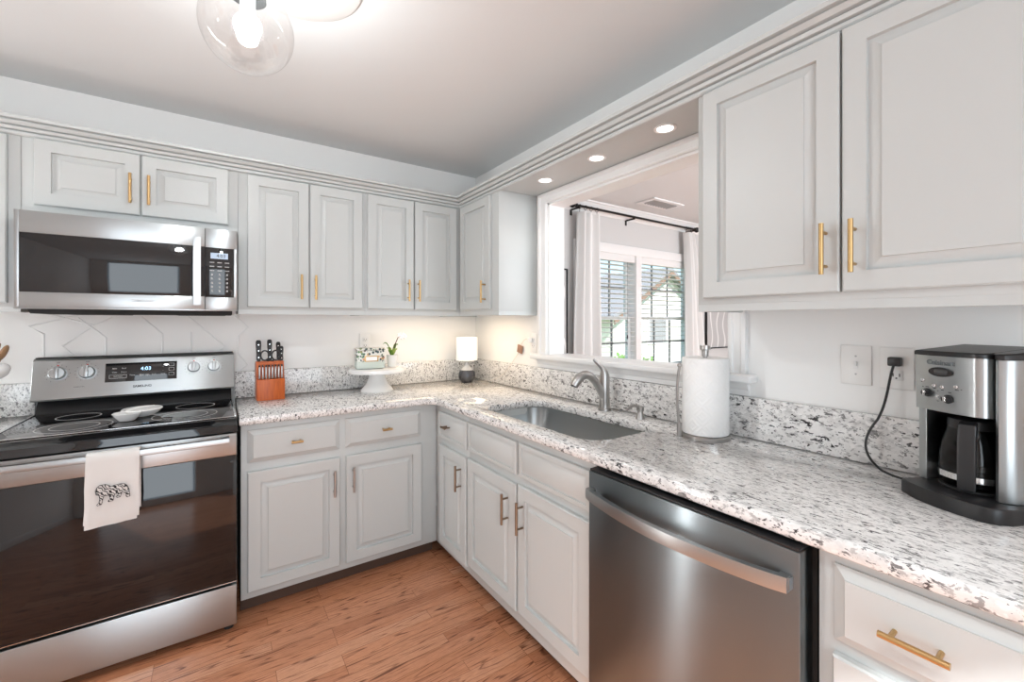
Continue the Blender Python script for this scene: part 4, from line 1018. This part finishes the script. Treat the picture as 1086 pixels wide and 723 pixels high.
g = G().m(BLACKM).lathe([(0,0),(.057,0),(.057,.004),(0,.0045)], cmp_(*cac,CZ+.0345), 32); obj('warming_plate', g, None, cm)
# cord to the outlet
pl = V3((-.0085,-2.509,1.229))
g = G().m(BLACK); g.box((-.034,-2.524,1.217),(-.0086,-2.494,1.243), .004); obj('plug', g, None, cm)
pts = bez((-.030,-2.509,1.222),(-.05,-2.500,1.17),(-.042,-2.50,1.12),(-.052,-2.478,1.06)) + bez((-.055,-2.470,1.045),(-.07,-2.44,.985),(-.075,-2.455,.945),(-.10,-2.50,.925)) + bez((-.105,-2.51,.923),(-.12,-2.535,.9205),(-.13,-2.56,.92),cmp_(.10,.0005,CZ+.012),6)
g = G().m(BLACK).tube(pts, .0034, 8); obj('power_cord', g, None, cm)
# carafe
cc = cmp_(*cac,0); cz = CZ+.0395
ca = thing('coffee_carafe', 'glass coffee carafe with black handle on the coffee maker plate', 'carafe', cc+V3((0,0,cz)))
g = G().m(CARAFE).lathe([(.0,.0),(.050,.0),(.055,.006),(.058,.035),(.059,.065),(.055,.100),(.046,.130),(.041,.142),(.0395,.142),(.0445,.130),(.0535,.099),(.0575,.065),(.0565,.035),(.0535,.0075),(.0,.002)], cc+V3((0,0,cz)), 40); obj('glass_bowl', g, None, ca)
g = G().m(CHROME).lathe([(.0575,.018),(.0596,.019),(.0602,.033),(.0585,.034),(.0575,.018)], cc+V3((0,0,cz)), 40); obj('steel_band', g, None, ca, label='bright steel band')
g = G().m(BLACK).lathe([(.0425,.137),(.043,.142),(.042,.158),(.033,.163),(.0,.164)], cc+V3((0,0,cz)), 32); obj('lid', g, None, ca)
hd = (cf*.80+cr*.45).normalized(); hs = hd.cross(V3((0,0,1)))
g = G().m(BLACK); prf = [(.0425,.158),(.060,.160),(.074,.154),(.079,.130),(.084,.03),(.083,.006),(.078,.003),(.070,.03),(.066,.115),(.058,.138),(.043,.142)]
g.prism(prf, lambda a,b,d: cc+hd*a+hs*d+V3((0,0,cz+b)), -.015, .015, .004); obj('handle', g, None, ca)

# ================================================================== LIGHT FITTINGS
for k, (y, nm) in enumerate(((-1.06,'nearest the corner cabinet'),(-1.45,'in the middle of the three'),(-1.83,'nearest the large right cabinet'))):
    d = thing('recessed_light', f'round recessed downlight in the soffit over the sink, {nm}', 'light', (-.163,y,2.128), 'recessed downlights over the sink')
    g = G().m(TRIM).lathe([(.044,.0),(.044,-.003),(.033,-.004),(.031,-.0005),(.044,.0)], (-.163,y,2.1278), 32); obj('trim_ring', g, None, d)
    g = G().m(LENS).lathe([(.031,-.0012),(.0,-.0016)], (-.163,y,2.1278), 28); obj('lens', g, None, d)
    light('downlight', 'SPOT', (-.163,y,2.118), 2.6, color=(1,.965,.92), spot_size=math.radians(125), spot_blend=.5, shadow_soft_size=.035)
# under-cabinet light bars
def ucl(loc, sx, sy, label, w):
    u = thing('under_cabinet_light', label, 'light', loc)
    obj('housing', G().m(PLASTIC).box((loc[0]-sx/2,loc[1]-sy/2,loc[2]-.014),(loc[0]+sx/2,loc[1]+sy/2,loc[2]-.0005), .002), None, u)
    obj('diffuser', G().m(LEDW).box((loc[0]-sx/2+.006,loc[1]-sy/2+.006,loc[2]-.016),(loc[0]+sx/2-.006,loc[1]+sy/2-.006,loc[2]-.0142)), None, u)
    light('under_cabinet_lamp', 'AREA', (loc[0],loc[1],loc[2]-.018), w, color=(1,.74,.48), shape='RECTANGLE', size=sx, size_y=sy)
ucl((-.235,-.46,1.408), .035, .40, 'warm light bar under the corner cabinet on the right wall', 1.5)
ucl((-.56,-.235,1.408), .40, .035, 'warm light bar under the back wall cabinet near the corner', .75)
# ceiling fixture: plate, arm and clear globe
cl = thing('ceiling_light', 'clear glass globe light with a glowing bulb hanging from a round ceiling plate', 'light', (-1.45,-1.375,2.46))
g = G().m(IVORY).lathe([(.0,-.001),(.205,-.001),(.205,-.006),(.198,-.010),(.0,-.010)], (-1.45,-1.375,2.46), 64); obj('ceiling_plate', g, None, cl)
gx, gy, gz, gr = -1.583, -1.47, 2.185, .119
g = G().m(BLKMETAL).tube([(-1.50,-1.42,2.449),(-1.53,-1.44,2.40),(gx,gy,2.36),(gx,gy,gz+gr+.03)], .008, 10); obj('arm', g, None, cl)
g = G().m(BLKMETAL).lathe([(.0,.135),(.03,.135),(.045,.11),(.047,.088),(.043,.088),(.0,.10)], (gx,gy,gz), 28); obj('globe_cap', g, None, cl)
pf = [(gr*math.sin(t), gr*math.cos(t)) for t in [.43+(PI-.43)*i/22 for i in range(23)]]; pf[-1] = (.0005, -gr)
g = G().m(GLOBE).lathe(pf, (gx,gy,gz), 48); obj('glass_globe', g, None, cl, label='clear glass globe', sharp=80)
g = G().m(CERAMIC).cyl((gx,gy,gz+.088),(gx,gy,gz+.025), .020, .019, 20); obj('socket', g, None, cl, label='white bulb socket')
g = G().m(BULB).lathe([(.013,.024),(.014,.016),(.024,.0),(.029,-.018),(.024,-.037),(.012,-.046),(.0,-.048)], (gx,gy,gz), 24); obj('bulb', g, None, cl, label='glowing bulb', sharp=80)
light('ceiling_bulb_light', 'POINT', (gx,gy,gz-.010), 40, color=(.89,.97,1), shadow_soft_size=.04)

# ================================================================== OUTSIDE
struct('ground', G().box((-12,.5,-.75),(45,60,-.6)), GRASS)
def house(x0, x1, y0, y1, ze, zr, label, wall, roof, ridge_x=True, wins=()):
    h = thing('neighbour_house', label, 'house', ((x0+x1)/2, (y0+y1)/2, -.6), 'houses outside the window')
    g = G().m(wall); xm = (x0+x1)/2; ym = (y0+y1)/2
    if ridge_x is False:   # gable faces us
        g.prism([(x0,-.6),(x1,-.6),(x1,ze),(xm,zr),(x0,ze)], lambda a,b,d: (a,d,b), y0, y1)
    else:
        g.prism([(y0,-.6),(y1,-.6),(y1,ze),(ym,zr),(y0,ze)], lambda a,b,d: (d,a,b), x0, x1)
    obj('walls', g, None, h)
    g = G().m(roof); t = .18; o = .45
    if ridge_x is False:
        sl = (zr-ze)/(xm-x0)
        g.prism([(x0-o,ze-o*sl),(xm,zr),(x1+o,ze-o*sl),(x1+o,ze-o*sl+t),(xm,zr+t),(x0-o,ze-o*sl+t)], lambda a,b,d: (a,d,b), y0-o, y1+o)
    else:
        sl = (zr-ze)/(ym-y0)
        g.prism([(y0-o,ze-o*sl),(ym,zr),(y1+o,ze-o*sl),(y1+o,ze-o*sl+t),(ym,zr+t),(y0-o,ze-o*sl+t)], lambda a,b,d: (d,a,b), x0-o, x1+o)
    obj('roof', g, None, h)
    for (a, b, za, zb_) in wins:
        g = G().m(TRIM); g.box((a-.08,y0-.05,za-.08),(b+.08,y0-.001,zb_+.08)); wo_ = obj('window_frame', g, None, h)
        obj('pane', G().m(ROOFM).box((a,y0-.06,za),(b,y0-.051,zb_)), None, wo_)
    if ridge_x is False:
        g = G().m(ROOFB)
        for s_ in (-1, 1):
            g.prism([(xm,zr-.02),(xm+s_*(xm-x0+o),ze-o*sl-.02),(xm+s_*(xm-x0+o),ze-o*sl-.20),(xm,zr-.20)], lambda a,b,d: (a,d,b), y0-o-.06, y0-o-.005)
        obj('fascia', g, None, h, label='brown gable fascia')
house(12.5, 19.5, 10, 18, 1.7, 3.75, 'pale gabled house seen through the right half of the dining window', SIDING, ROOFM, False, ((14.9,16.1,.4,1.5),))
house(4.0, 11.2, 13, 20, 1.7, 3.5, 'pale house with grey roof seen through the left half of the dining window', SIDING, ROOFM, True, ((8.3,9.4,.4,1.5),))
def shrub(x, y, r, label):
    s_ = thing('shrub', label, 'shrub', (x,y,-.6), 'shrubs outside the window'); g = G().m(SHRUB); rnd = random.Random(int(x*100))
    for k in range(220):
        u = rnd.uniform(-1,1); a = rnd.uniform(0,2*PI); q = math.sqrt(1-u*u); rr = r*rnd.uniform(.75,1.05); c = V3((x+q*math.cos(a)*rr, y+q*math.sin(a)*rr, -.6+r*.85+u*rr*.85))
        M_ = Matrix.Translation(c) @ Matrix.Rotation(rnd.uniform(0,6),4,'X') @ Matrix.Rotation(rnd.uniform(0,6),4,'Z') @ Matrix.Diagonal((.09,.05,.03,1))
        bmesh.ops.create_icosphere(g.bm, subdivisions=1, radius=1, matrix=M_)
    obj('foliage', g, None, s_)
    g = G().m(STEM); g.cyl((x,y,-.6),(x,y,-.6+r), .04, seg=8); obj('stem', g, None, s_)
shrub(4.2, 3.4, .78, 'green shrub outside below the left half of the window')
shrub(6.6, 4.0, .72, 'green shrub outside below the right half of the window')
